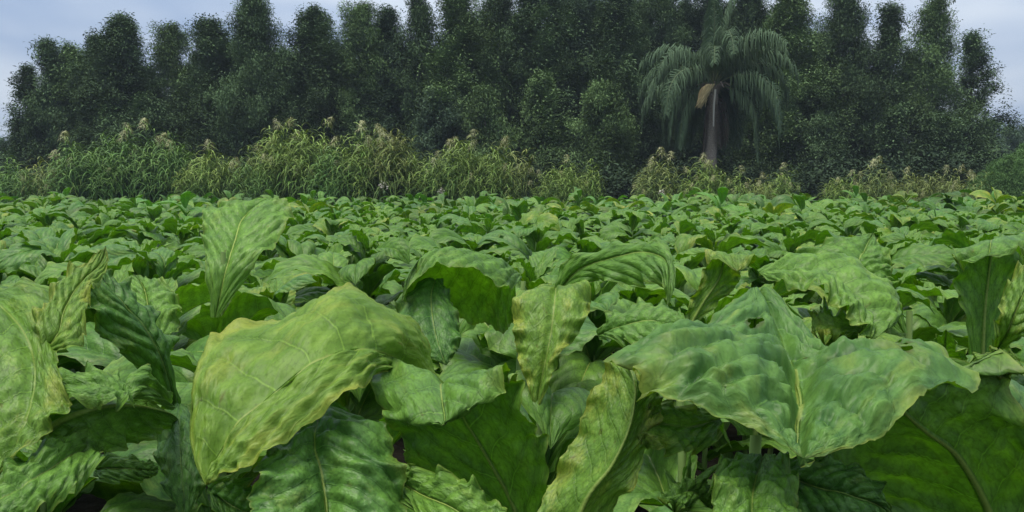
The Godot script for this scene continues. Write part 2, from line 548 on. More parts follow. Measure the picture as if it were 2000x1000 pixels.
# crown: foliage hung in clumps about the limbs, narrower towards the top
func tree(called: String, x: float, top: float, depth: float, half: float, low: float, tint: Color, sd: int, label: String, category := "tree", group := "", lean := 0.0, thin := 1.0, flat := 0.75):
	var r := RandomNumberGenerator.new()
	r.seed = sd * 131 + 7
	var where := ground_at(x, depth)
	var h := height_at(top, depth)
	var wide := half * 1.33 / FOCAL * depth
	var crown_low := maxf(0.6, height_at(low, depth))
	var root := base(called, where)
	tag(root, label, category, group)
	var wood := Shape.new()
	var pts := []
	var rad := []
	for i in 9:
		var t := i / 8.0
		pts.append(Vector3(lean * t * t + 0.12 * sin(t * 5.0 + sd), h * 0.97 * t, 0.1 * cos(t * 4.0 + sd)))
		rad.append(lerpf(0.055 + 0.008 * h, 0.012, pow(t, 0.8)))
	tube(wood, pts, rad, 8)
	part("trunk", wood.mesh(), M.bark, root)
	var places := []
	var tints := []
	var n := int(clampf((h - crown_low) * wide * 3.7, 18, 76) * thin)
	for i in n:
		var t := pow((i + r.randf()) / n, 0.92)
		var y := lerpf(crown_low, h * 0.985, t)
		var env := wide * 1.12 * pow(1.0 - t * 0.97, flat) * minf(1.0, 0.55 + t * 2.6)
		env *= 0.82 + 0.55 * noise.get_noise_2d(i * 37.0 + sd * 91.0, t * 50.0)
		var ang := i * 2.39996 + r.randf_range(-0.5, 0.5)
		env *= 1.0 + 0.75 * noise.get_noise_2d(cos(ang) * 60.0 + sd * 40.0, sin(ang) * 60.0 + t * 110.0)
		var q := env * sqrt(r.randf_range(0.12, 1.0))
		var trunk := spline(pts, clampf(y / (h * 0.97), 0, 1))
		var c := trunk + Vector3(cos(ang) * q, 0, sin(ang) * q)
		c.x += wide * 0.45 * (1.0 - t * t) * noise.get_noise_2d(t * 160.0, sd * 57.0)
		c.y = y
		if i % 7 == 0 and t < 0.9:
			var from := spline(pts, clampf((y - q * 0.7) / h, 0.08, 1))
			var limb := Shape.new()
			tube(limb, [from, from.lerp(c, 0.5) + Vector3(0, 0.1, 0), c], [0.02 + 0.01 * q, 0.02, 0.008], 5)
			part("limb", limb.mesh(), M.bark, root)
		var cr := (0.26 + 0.72 * pow(r.randf(), 1.5)) * lerpf(1.2, 0.48, t) * clampf(wide / 1.9, 0.5, 1.3)
		var tilt := Vector3(cos(ang), r.randf_range(-0.9, 1.3), sin(ang))
		var shade := r.randf_range(0.6, 1.4)
		var count := int(50 * clampf(cr / 0.5, 0.5, 2.6) * thin)
		for k in count:
			var d := Vector3(r.randfn(0, 0.46), r.randfn(0, 0.40), r.randfn(0, 0.46)) * cr + tilt * r.randfn(0, 0.5) * cr
			if r.randf() < 0.12: d *= 1.8
			d = d.limit_length(1.3 * cr + 0.1)
			if c.y + d.y > h: d.y = -d.y
			var sc := 0.55 + 1.1 * pow(r.randf(), 1.6)
			places.append(Transform3D(Basis.from_euler(Vector3(r.randf_range(-0.5, 0.5), r.randf() * TAU, r.randf_range(-0.5, 0.5))).scaled(Vector3.ONE * sc), c + d))
			var f := shade * r.randf_range(0.85, 1.15)
			tints.append(Color(tint.r * f, tint.g * f, tint.b * f))
	for k in int(26 * thin):       # the leading shoot
		var t := r.randf()
		places.append(Transform3D(Basis.from_euler(Vector3(0, r.randf() * TAU, 0)).scaled(Vector3.ONE * 0.8), spline(pts, 1.0) + Vector3(r.randfn(0, 0.16) * (1.3 - t), 0.05 - 0.7 * (1.0 - t), r.randfn(0, 0.16) * (1.3 - t))))
		tints.append(tint * r.randf_range(0.9, 1.3))
	many("crown", spray_mesh[sd % 2], M.canopy, places, tints, root)

func make_trees():
	make_sprays()
	var dark := Color(0.080, 0.130, 0.060)
	var mid := Color(0.110, 0.175, 0.070)
	var blue := Color(0.078, 0.124, 0.072)
	# x, top, depth, half width, crown low, tint, label
	var row := [
		[45, 234, 46, 22, 330, blue, "small low eucalyptus at the far left end of the tree line"],
		[68, 130, 45, 32, 330, dark, "rounded eucalyptus second from the left end of the tree line"],
		[112, 82, 45, 42, 320, dark, "eucalyptus with a stepped top, third from the left end of the tree line"],
		[158, 92, 46, 40, 300, mid, "slim pale topped eucalyptus, fourth from the left end of the tree line"],
		[205, 78, 45, 44, 310, dark, "eucalyptus just left of the tall pointed one, fifth from the left end"],
		[252, 42, 44, 64, 310, dark, "broad pointed eucalyptus above the first green elephant grass, sixth from the left"],
		[345, 55, 46, 46, 310, mid, "narrow eucalyptus with open feathery top in a dip of the skyline, left part"],
		[420, 45, 45, 52, 290, dark, "eucalyptus left of the tallest left-hand crown, bushy shoulder"],
		[510, 2, 44, 66, 280, dark, "tallest eucalyptus of the left half, its tip reaching the upper frame edge"],
		[625, 24, 45, 60, 290, dark, "cone shaped eucalyptus standing apart behind the twin tan grass plumes"],
		[712, 18, 45, 52, 290, mid, "eucalyptus with a broad flat top right of the cone shaped one"],
		[760, 26, 46, 50, 300, blue, "bluish eucalyptus joined to the broad flat topped one"],
		[818, 2, 45, 42, 300, dark, "slender eucalyptus beside the sky notch left of the middle"],
		[892, -8, 44, 60, 300, mid, "lighter green eucalyptus right of the sky notch, middle of the tree line"],
		[972, -38, 46, 62, 300, dark, "high dark eucalyptus right of the middle with sky flecks near its top"],
		[1050, -55, 45, 60, 290, dark, "high eucalyptus with its top cut off by the frame, left of the palm gap"],
		[1125, -70, 46, 62, 290, blue, "bluish high eucalyptus midway between the middle gap and the palm"],
		[1200, -60, 45, 62, 300, dark, "high dense eucalyptus left behind the palm"],
		[1285, -60, 47, 60, 320, dark, "high eucalyptus directly behind the left fronds of the palm"],
		[1370, -50, 48, 60, 330, blue, "high eucalyptus directly behind the upright spear of the palm"],
		[1455, -40, 47, 56, 330, dark, "high eucalyptus behind the right fronds of the palm"],
		[1535, -6, 44, 64, 330, mid, "first eucalyptus right of the palm, rounded green crown"],
		[1640, -14, 45, 60, 320, dark, "second eucalyptus right of the palm with a spiky top"],
		[1722, 16, 45, 52, 320, dark, "third eucalyptus right of the palm, above the sky holes"],
		[1805, 2, 44, 56, 330, mid, "fourth eucalyptus right of the palm, last tall one of the line"],
		[1880, 68, 45, 40, 330, dark, "narrow eucalyptus at the right end of the tree line"],
	]
	for i in row.size():
		var a: Array = row[i]
		tree("eucalyptus_tree", a[0], a[1], a[2], a[3], a[4], a[5], 10 + i, a[6], "tree", "eucalyptus trees of the front row", 0.0, 0.85 if a[0] > 1690 and a[0] < 1900 else 1.0, 0.48 if i == 10 or i == 7 else 0.58 + 0.10 * (i % 3))
	# the row behind, seen only through the gaps of the front row
	var back := [[88, 175], [135, 130], [182, 140], [228, 115], [300, 110], [385, 105], [465, 62], [570, 82], [665, 80], [740, 60], [790, 70], [850, 75], [930, 20], [1010, 10], [1090, -20], [1165, -20], [1245, -20], [1330, -15], [1415, -10], [1500, 20], [1590, 40], [1680, 60], [1765, 75], [1835, 110]]
	for i in back.size():
		tree("eucalyptus_tree", back[i][0], back[i][1] + 28, 51.0 + (i % 3), 40 if i < 3 or i > 21 else 60, 360, dark if i % 2 else blue, 60 + i, "dark eucalyptus of the second row, half hidden behind the front tree line", "tree", "eucalyptus trees of the second row", 0.0, 0.5 if back[i][0] > 1660 else 0.9)
	var young := [
		[948, 172, 41, 46, 360, mid, "young light green tree in the undergrowth left of the bright sky gap"],
		[1062, 148, 41, 44, 360, mid, "slender young tree just right of the bright sky gap in the trees"],
		[1182, 168, 40, 62, 370, mid, "bushy young tree with olive leaves left of the palm"],
		[1735, 212, 41, 34, 360, dark, "small dark young tree below the sky holes in the right part"],
		[1590, 230, 42, 52, 370, dark, "low dark shade tree right of the palm trunk"],
		[1820, 225, 42, 60, 370, dark, "low bushy tree under the right end of the tree line"],
		[1885, 240, 43, 44, 370, dark, "dark low tree filling the foot of the rightmost eucalyptus"],
		[300, 190, 42, 55, 340, dark, "shadowy low tree behind the green elephant grass at left"],
		[860, 180, 42, 55, 360, blue, "hazy bluish young tree behind the yellow grass tufts near the middle"],
	]
	for i in young.size():
		var a: Array = young[i]
		tree("young_tree", a[0], a[1], a[2], a[3], a[4], a[5], 100 + i, a[6], "tree", "young trees under the tree line", 0.0, 0.95, 0.6)
	var far := [[1925, 236, 70, 30], [1962, 246, 72, 28], [1992, 252, 74, 26], [2025, 240, 75, 34], [8, 270, 68, 26], [-25, 262, 70, 30]]
	var farlab := ["distant tree next to the right end of the tree line", "distant rounded tree low against the sky at right", "distant tree at the right frame edge, above the green bush", "distant tree cut by the right frame edge", "distant low tree at the left frame edge below the sky", "distant tree cut by the left frame edge"]
	for i in far.size():
		tree("distant_tree", far[i][0], far[i][1], far[i][2], far[i][3], 380, Color(0.085, 0.14, 0.075), 120 + i, farlab[i], "tree", "distant trees beyond the tree line", 0.0, 1.0, 0.45)

# ---------------------------------------------------------------- the palm
func make_palm():
	var depth := 37.0
	var where := ground_at(1384, depth)
	var crown := height_at(172, depth)
	var root := base("queen_palm", where)
	tag(root, "feathery drooping palm with a tan flower sheath in front of the trees", "palm tree")
	var r := RandomNumberGenerator.new()
	r.seed = 99
	var s := Shape.new()
	var pts := []
	var rad := []
	for i in 22:
		var t := i / 21.0
		pts.append(Vector3(0.12 * t * t, crown * t, 0))
		rad.append(lerpf(0.33, 0.19, t) + (0.022 if i % 2 else 0.0))
	tube(s, pts, rad, 12)
	part("trunk", s.mesh(), M.palm_bark, root)
	var top := Vector3(0.12, crown, 0)
	var green := plain(Color(0.070, 0.118, 0.062), 0.8, 0.45)
	var dry := plain(Color(0.105, 0.090, 0.072), 0.9, 0.2)
	var rib_green := plain(Color(0.10, 0.13, 0.06), 0.6)
	# reach sideways, rise, length, compass turn, dead
	var fronds := []
	for i in 52:
		var t := i / 51.0
		if t > 0.22 and sin(i * 2.39996) < -0.45: continue
		fronds.append([lerpf(1.22, -0.45, pow(t, 1.2)) + r.randf_range(-0.22, 0.16), lerpf(5.5, 4.2, t) * r.randf_range(0.78, 1.08), i * 2.39996 + r.randf_range(-0.4, 0.4)])
	fronds.append([1.38, 4.4, 1.4])
	fronds.append([1.34, 4.2, -1.9])
	for i in fronds.size():
		var f: Array = fronds[i]
		frond(root, top, f[0], f[1], f[2], r, green, rib_green, "frond", 1.0)
	for i in 3:
		frond(root, top - Vector3(0, 0.12, 0), -1.25 - 0.1 * (i % 3), 2.6 + 0.3 * (i % 2), [0.2, 3.0, -0.6, -1.4, -2.4, 1.5][i], r, dry, dry, "dead_frond", 0.55)
	# tan flower sheath: a hanging boat-shaped spathe with a thick brush of branchlets
	var sheath := Shape.new()
	var n := 14
	for j in n + 1:
		var t := float(j) / n
		var w := 0.34 * pow(sin(PI * clampf(t * 0.94 + 0.03, 0, 1)), 0.7)
		for k in 9:
			var a := PI * (k / 8.0 - 0.5) * 1.5
			sheath.put(Vector3(-0.25 - 0.55 * t + sin(a) * w * 0.9, 0.05 - 0.25 * t - 1.0 * t * t, 0.35 + 0.25 * t + cos(a) * w * 0.5), Vector2.ZERO, Color(1, 0.9 + 0.1 * sin(k * 3.0), 0.8))
	for j in n:
		for k in 8:
			var p := j * 9 + k
			sheath.quad(p, p + 1, p + 10, p + 9)
	var sp := part("flower_sheath", sheath.mesh(), plain(Color(0.25, 0.225, 0.135), 0.9, 0.2), root)
	sp.position = top + Vector3(-0.25, -0.1, 0.75)
	sp.scale = Vector3.ONE * 0.85
	tag(sp, "tan boat shaped flower sheath hanging left of the trunk")
	var brush := Shape.new()
	for i in 150:
		var t := r.randf_range(0.02, 0.85)
		var o := Vector3(-0.25 - 0.55 * t + r.randf_range(-0.2, 0.2), 0.05 - 0.25 * t - t * t, 0.60 + 0.25 * t + r.randf_range(-0.04, 0.16))
		tube(brush, [o, o + Vector3(-0.12 + r.randf_range(-0.06, 0.06), -0.2, 0.03), o + Vector3(-0.18 + r.randf_range(-0.1, 0.1), -0.42, 0.0)], [0.022, 0.02, 0.008], 4, Color.WHITE * r.randf_range(0.7, 1.2))
	var br := part("flower_branchlets", brush.mesh(), plain(Color(0.33, 0.28, 0.15), 0.9), root)
	br.position = sp.position
	br.scale = sp.scale
	# pale stalk of an old flower stem and leaf bases round the head
	var stalk := Shape.new()
	tube(stalk, [Vector3(-0.14, -0.25, 0.3), Vector3(-0.2, -1.0, 0.32), Vector3(-0.18, -1.9, 0.26)], [0.05, 0.045, 0.03], 7)
	var so := part("old_flower_stalk", stalk.mesh(), plain(Color(0.42, 0.40, 0.36), 0.8), root)
	so.position = top + Vector3(0, 0, 0.5)
	for i in 12:
		var b := Shape.new()
		var a := i * TAU / 12 + 0.2
		var d := Vector3(cos(a), 0, sin(a))
		tube(b, [d * 0.12 + Vector3(0, -0.35, 0), d * 0.3, d * 0.55 + Vector3(0, 0.12, 0), d * 0.8 + Vector3(0, 0.05 - 0.1 * (i % 3), 0)], [0.09, 0.07, 0.045, 0.03], 6)
		var lb := part("leaf_base", b.mesh(), plain(Color(0.15, 0.13, 0.11) * (0.8 + 0.15 * (i % 4)), 0.9), root)
		lb.position = top

func frond(root: Node3D, top: Vector3, rise: float, length: float, turn: float, r: RandomNumberGenerator, mat: Material, rib_mat: Material, called: String, full: float):
	var rib := []
	var rad := []
	var p := top
	var n := 16
	var bend := r.randf_range(1.9, 2.9)
	for i in n + 1:
		var t := float(i) / n
		var e := rise + 0.18 - bend * pow(t, 1.35) * (1.0 if rise > -0.5 else 0.3)
		e = maxf(e, -1.5)
		if rise > 1.32: e = rise + 0.15 - 0.55 * t * t
		if i > 0: p += Vector3(cos(turn) * cos(e), sin(e), -sin(turn) * cos(e)) * length / n
		rib.append(p)
		rad.append(lerpf(0.035, 0.006, t))
	var w := Shape.new()
	tube(w, rib, rad, 5)
	var o := part(called, w.mesh(), rib_mat, root)
	var s := Shape.new()
	var count := int(135 * full)
	for i in count:
		var t := 0.16 + 0.84 * (i + r.randf()) / count
		var c := spline(rib, t)
		var along := (spline(rib, minf(t + 0.03, 1)) - spline(rib, t - 0.03)).normalized()
		var side := along.cross(Vector3.UP)
		side = side.normalized() if side.length() > 0.1 else Vector3(sin(turn), 0, cos(turn))
		var ln := 0.95 * sin(PI * clampf(0.12 + 0.8 * t, 0, 1)) * r.randf_range(0.75, 1.2)
		for sg in [-1.0, 1.0]:
			var d: Vector3 = (side * sg * r.randf_range(0.4, 1.1) + along * r.randf_range(0.1, 0.9) + Vector3.UP * r.randf_range(-0.6, 0.7)).normalized()
			var a0 := c
			var a1 := c + d * ln * 0.35
			var a2 := a1 + (d * 0.55 + Vector3.DOWN * 0.8).normalized() * ln * 0.4
			var a3 := a2 + (d * 0.15 + Vector3.DOWN).normalized() * ln * 0.45
			var ww := along.lerp(Vector3(r.randf() - 0.5, r.randf() - 0.5, r.randf() - 0.5), 0.4).normalized() * 0.021
			var k := Color.WHITE * r.randf_range(0.7, 1.3)
			var q := [s.put(a0 - ww * 0.5, Vector2.ZERO, k), s.put(a0 + ww * 0.5, Vector2.ZERO, k), s.put(a1 - ww, Vector2.ZERO, k), s.put(a1 + ww, Vector2.ZERO, k), s.put(a2 - ww, Vector2.ZERO, k), s.put(a2 + ww, Vector2.ZERO, k), s.put(a3, Vector2.ZERO, k)]
			s.quad(q[0], q[1], q[3], q[2]); s.quad(q[2], q[3], q[5], q[4]); s.tri(q[4], q[5], q[6])
	var lf := part("leaflets", s.mesh(), mat, o)
	lf.set_meta("kind", "stuff")

# ---------------------------------------------------------------- elephant grass
func ribbon(s: Shape, from: Vector3, dir: Vector3, length: float, width: float, fall: float, col: Color, tip: Color, seg := 5):
	var p := from
	var d := dir.normalized()
	var side := d.cross(Vector3.UP)
	side = side.normalized() if side.length() > 0.05 else Vector3.RIGHT
	var last := -1
	for i in seg + 1:
		var t := float(i) / seg
		var w := width * (0.55 + 0.45 * sin(PI * minf(t * 1.4, 1.0))) * (1.0 - pow(t, 3.0))
		var k := col.lerp(tip, t * t)
		var a := s.put(p - side * w * 0.5, Vector2.ZERO, k)
		s.put(p + side * w * 0.5 + Vector3(0, 0.2 * w, 0), Vector2.ZERO, k)
		if last >= 0: s.quad(last, last + 1, a + 1, a)
		last = a
		d = (d + Vector3.DOWN * fall / seg).normalized()
		p += d * length / seg

func cane(kind: int, r: RandomNumberGenerator) -> ArrayMesh:
	var s := Shape.new()
	var low := Color(0.38, 0.62, 0.42)
	var top := Color(1.75, 1.55, 0.95) if kind == 1 else Color(1.4, 1.45, 0.9)
	var bow := Vector3(r.randf_range(-0.08, 0.08), 0, r.randf_range(-0.08, 0.08))
	var pts := [Vector3.ZERO, Vector3(0, 0.35, 0) + bow * 0.2, Vector3(0, 0.7, 0) + bow * 0.6, Vector3(0, 0.94, 0) + bow]
	tube(s, pts, [0.006, 0.005, 0.004, 0.002], 4, Color(0.6, 0.7, 0.4))
	for i in 22:
		var t := 0.10 + 0.88 * i / 21.0
		var o := spline(pts, t)
		var a := i * 2.6 + r.randf_range(-0.6, 0.6)
		var up := lerpf(1.0, 2.0, t)
		var k := low.lerp(top, pow(t, 3.6)) * r.randf_range(0.6, 1.35)
		if t < 0.5 and r.randf() < 0.14: k = Color(1.1, 0.9, 0.6)
		ribbon(s, o, Vector3(cos(a), up, sin(a)), r.randf_range(0.24, 0.40) * (0.6 if t > 0.85 else 1.0), 0.0140, 2.5, k, k.lerp(Color(1.3, 1.2, 0.7), 0.25), 6)
	return s.mesh()

func plume(r: RandomNumberGenerator) -> ArrayMesh:
	var s := Shape.new()
	tube(s, [Vector3.ZERO, Vector3(0.01, 0.08, 0), Vector3(0.03, 0.14, 0)], [0.003, 0.0025, 0.001], 4)
	for i in 60:
		var t := r.randf()
		var a := r.randf() * TAU
		ribbon(s, Vector3(0.03 * t * t, 0.02 + 0.12 * t, 0), Vector3(cos(a), 1.3, sin(a)), 0.11 * (1.0 - 0.4 * t), 0.005, 2.2, Color.WHITE * r.randf_range(0.7, 1.2), Color.WHITE, 3)
	return s.mesh()

func make_grasses():
	var r := RandomNumberGenerator.new()
	r.seed = 2024
	var canes := [cane(0, r), cane(1, r), cane(0, r), cane(1, r)]
	var plumes := [plume(r), plume(r)]
	var G := Color(0.155, 0.260, 0.098)      # green
	var Y := Color(0.200, 0.285, 0.095)      # yellow green
	var T := Color(0.215, 0.262, 0.115)        # tan
	# x, top, half width, number of canes, tint, share of plumes, label
	var list := [
		[25, 292, 52, 34, G, 0.1, "low green elephant grass clump at the left frame edge"],
		[98, 288, 34, 18, T, 0.5, "thin tan elephant grass clump second from the left, partly dry"],
		[165, 252, 58, 34, G, 0.75, "elephant grass clump with whitish plumes below the left trees"],
		[236, 234, 56, 40, G, 0.25, "tall dense green elephant grass clump right of the whitish plumes"],
		[322, 226, 52, 38, G, 0.3, "green elephant grass clump ending in one pointed yellow tuft, left part"],
		[420, 270, 60, 36, Y, 0.15, "rounded olive yellow elephant grass clump between two taller groups"],
		[498, 296, 34, 18, G, 0.0, "short green elephant grass clump left of the twin tall plumed clumps"],
		[550, 214, 48, 38, Y, 0.6, "left one of the twin tallest elephant grass clumps with tan plumes"],
		[602, 212, 40, 34, Y, 0.7, "right one of the twin tallest elephant grass clumps with tan plumes"],
		[655, 262, 36, 24, G, 0.2, "plain green elephant grass clump right of the twin tall clumps"],
		[706, 232, 38, 28, Y, 0.3, "elephant grass clump with a narrow yellow tuft on a thin neck"],
		[764, 232, 46, 34, T, 0.75, "tan plumed elephant grass clump with three pointed feathery tips"],
		[812, 274, 36, 24, Y, 0.0, "bright lime elephant grass tuft right of the three pointed plumes"],
		[850, 300, 28, 16, G, 0.0, "low green elephant grass clump between lime tuft and pale plume"],
		[886, 246, 40, 28, Y, 0.6, "elephant grass clump with a single pale leaning plume near the middle"],
		[928, 272, 40, 30, Y, 0.2, "dense leafy elephant grass clump right of the leaning pale plume"],
		[966, 262, 30, 22, Y, 0.5, "narrow elephant grass clump with a curled yellow top"],
		[1000, 266, 22, 14, T, 0.6, "last tan elephant grass stalks before the dark gap"],
		[1092, 298, 52, 34, Y, 0.15, "isolated yellow topped elephant grass clump right of the dark gap"],
		[1146, 298, 22, 14, Y, 0.0, "thin bright lime elephant grass shoot beside the isolated clump"],
		[1282, 286, 36, 22, T, 0.6, "pointed straw coloured elephant grass clump left of the palm trunk"],
		[1374, 296, 46, 34, Y, 0.25, "olive elephant grass clump at the foot of the palm"],
		[1436, 322, 24, 14, Y, 0.3, "small elephant grass clump just right of the palm foot"],
		[1482, 334, 34, 20, T, 0.2, "low dull elephant grass clump second right of the palm"],
		[1520, 316, 32, 20, Y, 0.4, "elephant grass clump with a short tan spike third right of the palm"],
		[1642, 328, 48, 28, Y, 0.3, "wide low yellowish elephant grass clump below the sky holes"],
		[1705, 302, 34, 22, T, 0.6, "taller tan elephant grass clump of the right group"],
		[1772, 322, 44, 28, T, 0.4, "level straw coloured elephant grass clump of the right group"],
		[1834, 320, 42, 28, T, 0.45, "tan elephant grass clump next to the last one at right"],
		[1884, 318, 28, 18, T, 0.5, "last tan elephant grass clump beside the round green bush"],
	]
	for i in list.size():
		var a: Array = list[i]
		var depth := 29.6 + 1.3 * r.randf()
		var root := base("elephant_grass", ground_at(a[0], depth))
		tag(root, a[6], "elephant grass", "elephant grass clumps along the field edge")
		var h := height_at(a[1], depth)
		var half: float = a[2] / FOCAL * depth * (1.18 if a[0] < 1010 else 1.0)
		var places := [[], []]
		var tints := [[], []]
		var heads := []
		var head_tints := []
		for k in int(a[3] * 2.5):
			var q := sqrt(r.randf())
			var ang := r.randf() * TAU
			var o := Vector3(cos(ang) * q * half * 0.85, 0, sin(ang) * q * 0.75)
			var hh := h * lerpf(0.92, 0.55, q * q) * r.randf_range(0.76, 1.0)
			if k < 4:
				hh = h * (0.97 - 0.045 * k)
				o = Vector3(r.randf_range(-0.3, 0.3), 0, r.randf_range(-0.3, 0.3)) * half
			var lean := Basis.from_euler(Vector3(sin(ang) * 0.22 * q + r.randf_range(-0.05, 0.05), r.randf() * TAU, 0)) if false else Basis(Vector3(sin(ang), 0, -cos(ang)).normalized(), 0.20 * q + r.randf_range(-0.05, 0.05)) * Basis(Vector3.UP, r.randf() * TAU)
			var b := lean.scaled(Vector3(minf(hh, 3.4), hh, minf(hh, 3.4)))
			var tint: Color = (a[4] as Color) * r.randf_range(0.75, 1.25)
			var which := 1 if a[4] != G and r.randf() < 0.75 else 0
			places[which].append(Transform3D(b, o))
			tints[which].append(tint)
			if r.randf() < a[5] * 0.22 or (k == 0 and a[5] > 0.1):
				heads.append(Transform3D(lean.scaled(Vector3.ONE * minf(hh, 3.4) * 1.0), o + lean * Vector3(0, hh * 0.88, 0)))
				head_tints.append(Color(0.42, 0.43, 0.24) * r.randf_range(0.7, 1.2))
		for w in 2:
			if places[w].size(): many("canes", canes[w + 2 * (i % 2)], M.blade, places[w], tints[w], root)
		if heads.size(): many("plumes", plumes[i % 2], M.blade, heads, head_tints, root)
	# low weeds and grass that nobody could count along the edge of the field
	var blade_mesh := Shape.new()
	for i in 14:
		var a := r.randf() * TAU
		ribbon(blade_mesh, Vector3(r.randf_range(-0.2, 0.2), 0, r.randf_range(-0.2, 0.2)), Vector3(cos(a), r.randf_range(1.4, 3.0), sin(a)), r.randf_range(0.6, 1.1), 0.03, 1.8, Color.WHITE * r.randf_range(0.6, 1.2), Color(1.2, 1.2, 0.8))
	var tuft := blade_mesh.mesh()
	var spots := []
	var cols := []
	for i in 1300:
		var x := r.randf_range(-24, 24)
		var z := -r.randf_range(28.6, 33.5)
		spots.append(Transform3D(Basis(Vector3.UP, r.randf() * TAU).scaled(Vector3(1, r.randf_range(0.7, 1.25), 1) * r.randf_range(1.0, 1.9)), Vector3(x, 0, z)))
		cols.append(Color(0.095, 0.165, 0.065) * r.randf_range(0.6, 1.3))
	var wd := many(numbered("edge_grass"), tuft, M.blade, spots, cols, self)
	tag(wd, "rank dark grass growing between field edge and trees", "grass", "", "stuff")
	var low := []
	var lowc := []
	for i in 15000:
		var x := r.randf_range(-40, 38)
		var z := -r.randf_range(35, 54)
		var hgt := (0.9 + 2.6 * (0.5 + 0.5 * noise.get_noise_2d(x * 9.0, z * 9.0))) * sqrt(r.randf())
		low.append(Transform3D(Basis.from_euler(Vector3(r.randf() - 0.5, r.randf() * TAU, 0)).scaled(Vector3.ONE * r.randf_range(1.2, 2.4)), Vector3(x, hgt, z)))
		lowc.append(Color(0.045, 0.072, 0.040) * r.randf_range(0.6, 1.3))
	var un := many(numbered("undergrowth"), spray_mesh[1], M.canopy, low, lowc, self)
	tag(un, "dark leafy undergrowth on the ground beneath the trees", "undergrowth", "", "stuff")

# ---------------------------------------------------------------- bushes at the right
func bush(x: float, top: float, depth: float, half: float, tint: Color, sd: int, label: String):
	var r := RandomNumberGenerator.new()
	r.seed = sd
	var root := base("round_bush", ground_at(x, depth))
	tag(root, label, "bush")
	var h := height_at(top, depth)
	var wide := half / FOCAL * depth
	var wood := Shape.new()
	for i in 7:
		var a := i * 0.9
		tube(wood, [Vector3.ZERO, Vector3(cos(a) * wide * 0.25, h * 0.4, sin(a) * wide * 0.25), Vector3(cos(a) * wide * 0.6, h * 0.75, sin(a) * wide * 0.6)], [0.05, 0.03, 0.01], 5)
	part("stems", wood.mesh(), M.bark, root)
	var places := []
	var tints := []
	for i in 10000:
		var ang := r.randf() * TAU
		var v := pow(r.randf(), 0.8)
		var q := sqrt(1.0 - v * v * 0.97) * pow(r.randf(), 0.25)
		var lump := 1.0 + 0.34 * noise.get_noise_3d(cos(ang) * 70.0, v * 60.0, sin(ang) * 70.0)
		places.append(Transform3D(Basis.from_euler(Vector3(r.randf() - 0.5, r.randf() * TAU, r.randf() - 0.5)).scaled(Vector3.ONE * r.randf_range(0.3, 0.55)), Vector3(cos(ang) * q * wide, v * h * 0.95, sin(ang) * q * wide * 0.8) * lump))
		tints.append(tint * r.randf_range(0.75, 1.25))
	many("foliage", spray_mesh[2], M.canopy, places, tints, root)

func make_bushes():
	bush(1985, 300, 31.5, 92, Color(0.105, 0.195, 0.066), 5, "round fresh green bush at the right frame edge beside the field")
	bush(1915, 350, 33.0, 40, Color(0.06, 0.10, 0.05), 6, "low dark bush between the last tan grass and the round green bush")

# ---------------------------------------------------------------- tobacco
func make_leaf_shapes():
	var r := RandomNumberGenerator.new()
	r.seed = 314
	for i in 14:
		var rise := r.randf_range(0.6, 1.4)
		var droop := r.randf_range(-1.6, -0.55)
		var f0 := r.randf_range(0.25, 0.75)
		var f1 := r.randf_range(-0.8, 0.25)
		var rows := grown_rows(r.randf_range(0.58, 0.76), r.randf_range(0.31, 0.43), rise, droop, f0, f1, r.randf_range(-0.7, 0.7), r.randf_range(-0.5, 0.5), r.randf_range(-0.25, 0.25))
		var o := {"seed": i, "bulge": r.randf_range(0.06, 0.2), "quilt": 0.010, "ruffle": r.randf_range(0.006, 0.018), "rib": 0.005}
		near_shape.append(blade(rows, 40, 12, o).mesh())
		leaf_shape.append(blade(rows, 20, 6, o).mesh())
		o.rib = 0.0
		o.quilt = 0.005
		o.ruffle *= 0.5
		far_shape.append(blade(rows, 10, 4, o))
	for i in 4:
		var rows := grown_rows(0.26, 0.11, r.randf_range(1.0, 1.35), r.randf_range(-0.4, 0.8), 0.7, 0.1, r.randf_range(-0.4, 0.4), r.randf_range(-0.4, 0.4))
		var o := {"seed": 40 + i, "bulge": 0.12, "quilt": 0.007, "ruffle": 0.012, "rib": 0.003}
		small_shape.append(blade(rows, 14, 4, o).mesh())

func stem_shape(h: float, sd: int, thick := 0.014) -> ArrayMesh:
	var s := Shape.new()
	var pts := []
	var rad := []
	for i in 7:
		var t := i / 6.0
		pts.append(Vector3(0.015 * sin(t * 4.0 + sd), h * t, 0.015 * cos(t * 3.0 + sd * 2.0)))
		rad.append(lerpf(thick, thick * 0.45, t))
	tube(s, pts, rad, 8)
	return s.mesh()

# leaves spiral up the stalk; the middle ones are the largest
func leaf_places(r: RandomNumberGenerator, h: float, n: int, from: float) -> Array:
	var list := []
	var turn := r.randf() * TAU
	for i in n:
		var t := from + (1.0 - from) * float(i) / (n - 1)
		turn += 2.39996 + r.randf_range(-0.35, 0.35)
		var size := lerpf(1.0, 0.55, pow(t, 3.0)) * lerpf(0.85, 1.0, minf(1.0, t * 2.0)) * r.randf_range(0.9, 1.32)
		var tip := lerpf(-0.30, 0.25, pow(t, 1.5)) + r.randf_range(-0.35, 0.35)
		var b := Basis(Vector3.UP, turn) * Basis(Vector3.RIGHT, tip) * Basis(Vector3.FORWARD, r.randf_range(-0.25, 0.25))
		list.append([Transform3D(b.scaled(Vector3.ONE * size), Vector3(0, h * t * 0.96, 0)), r.randi() % 14])
	return list

var stem_meshes := {}
func grown_plant(where: Vector3, h: float, r: RandomNumberGenerator, n: int, from: float, tone: int, near: bool) -> Node3D:
	var root := base("tobacco_plant", where)
	dress(root, h, r, n, from, tone, near)
	return root

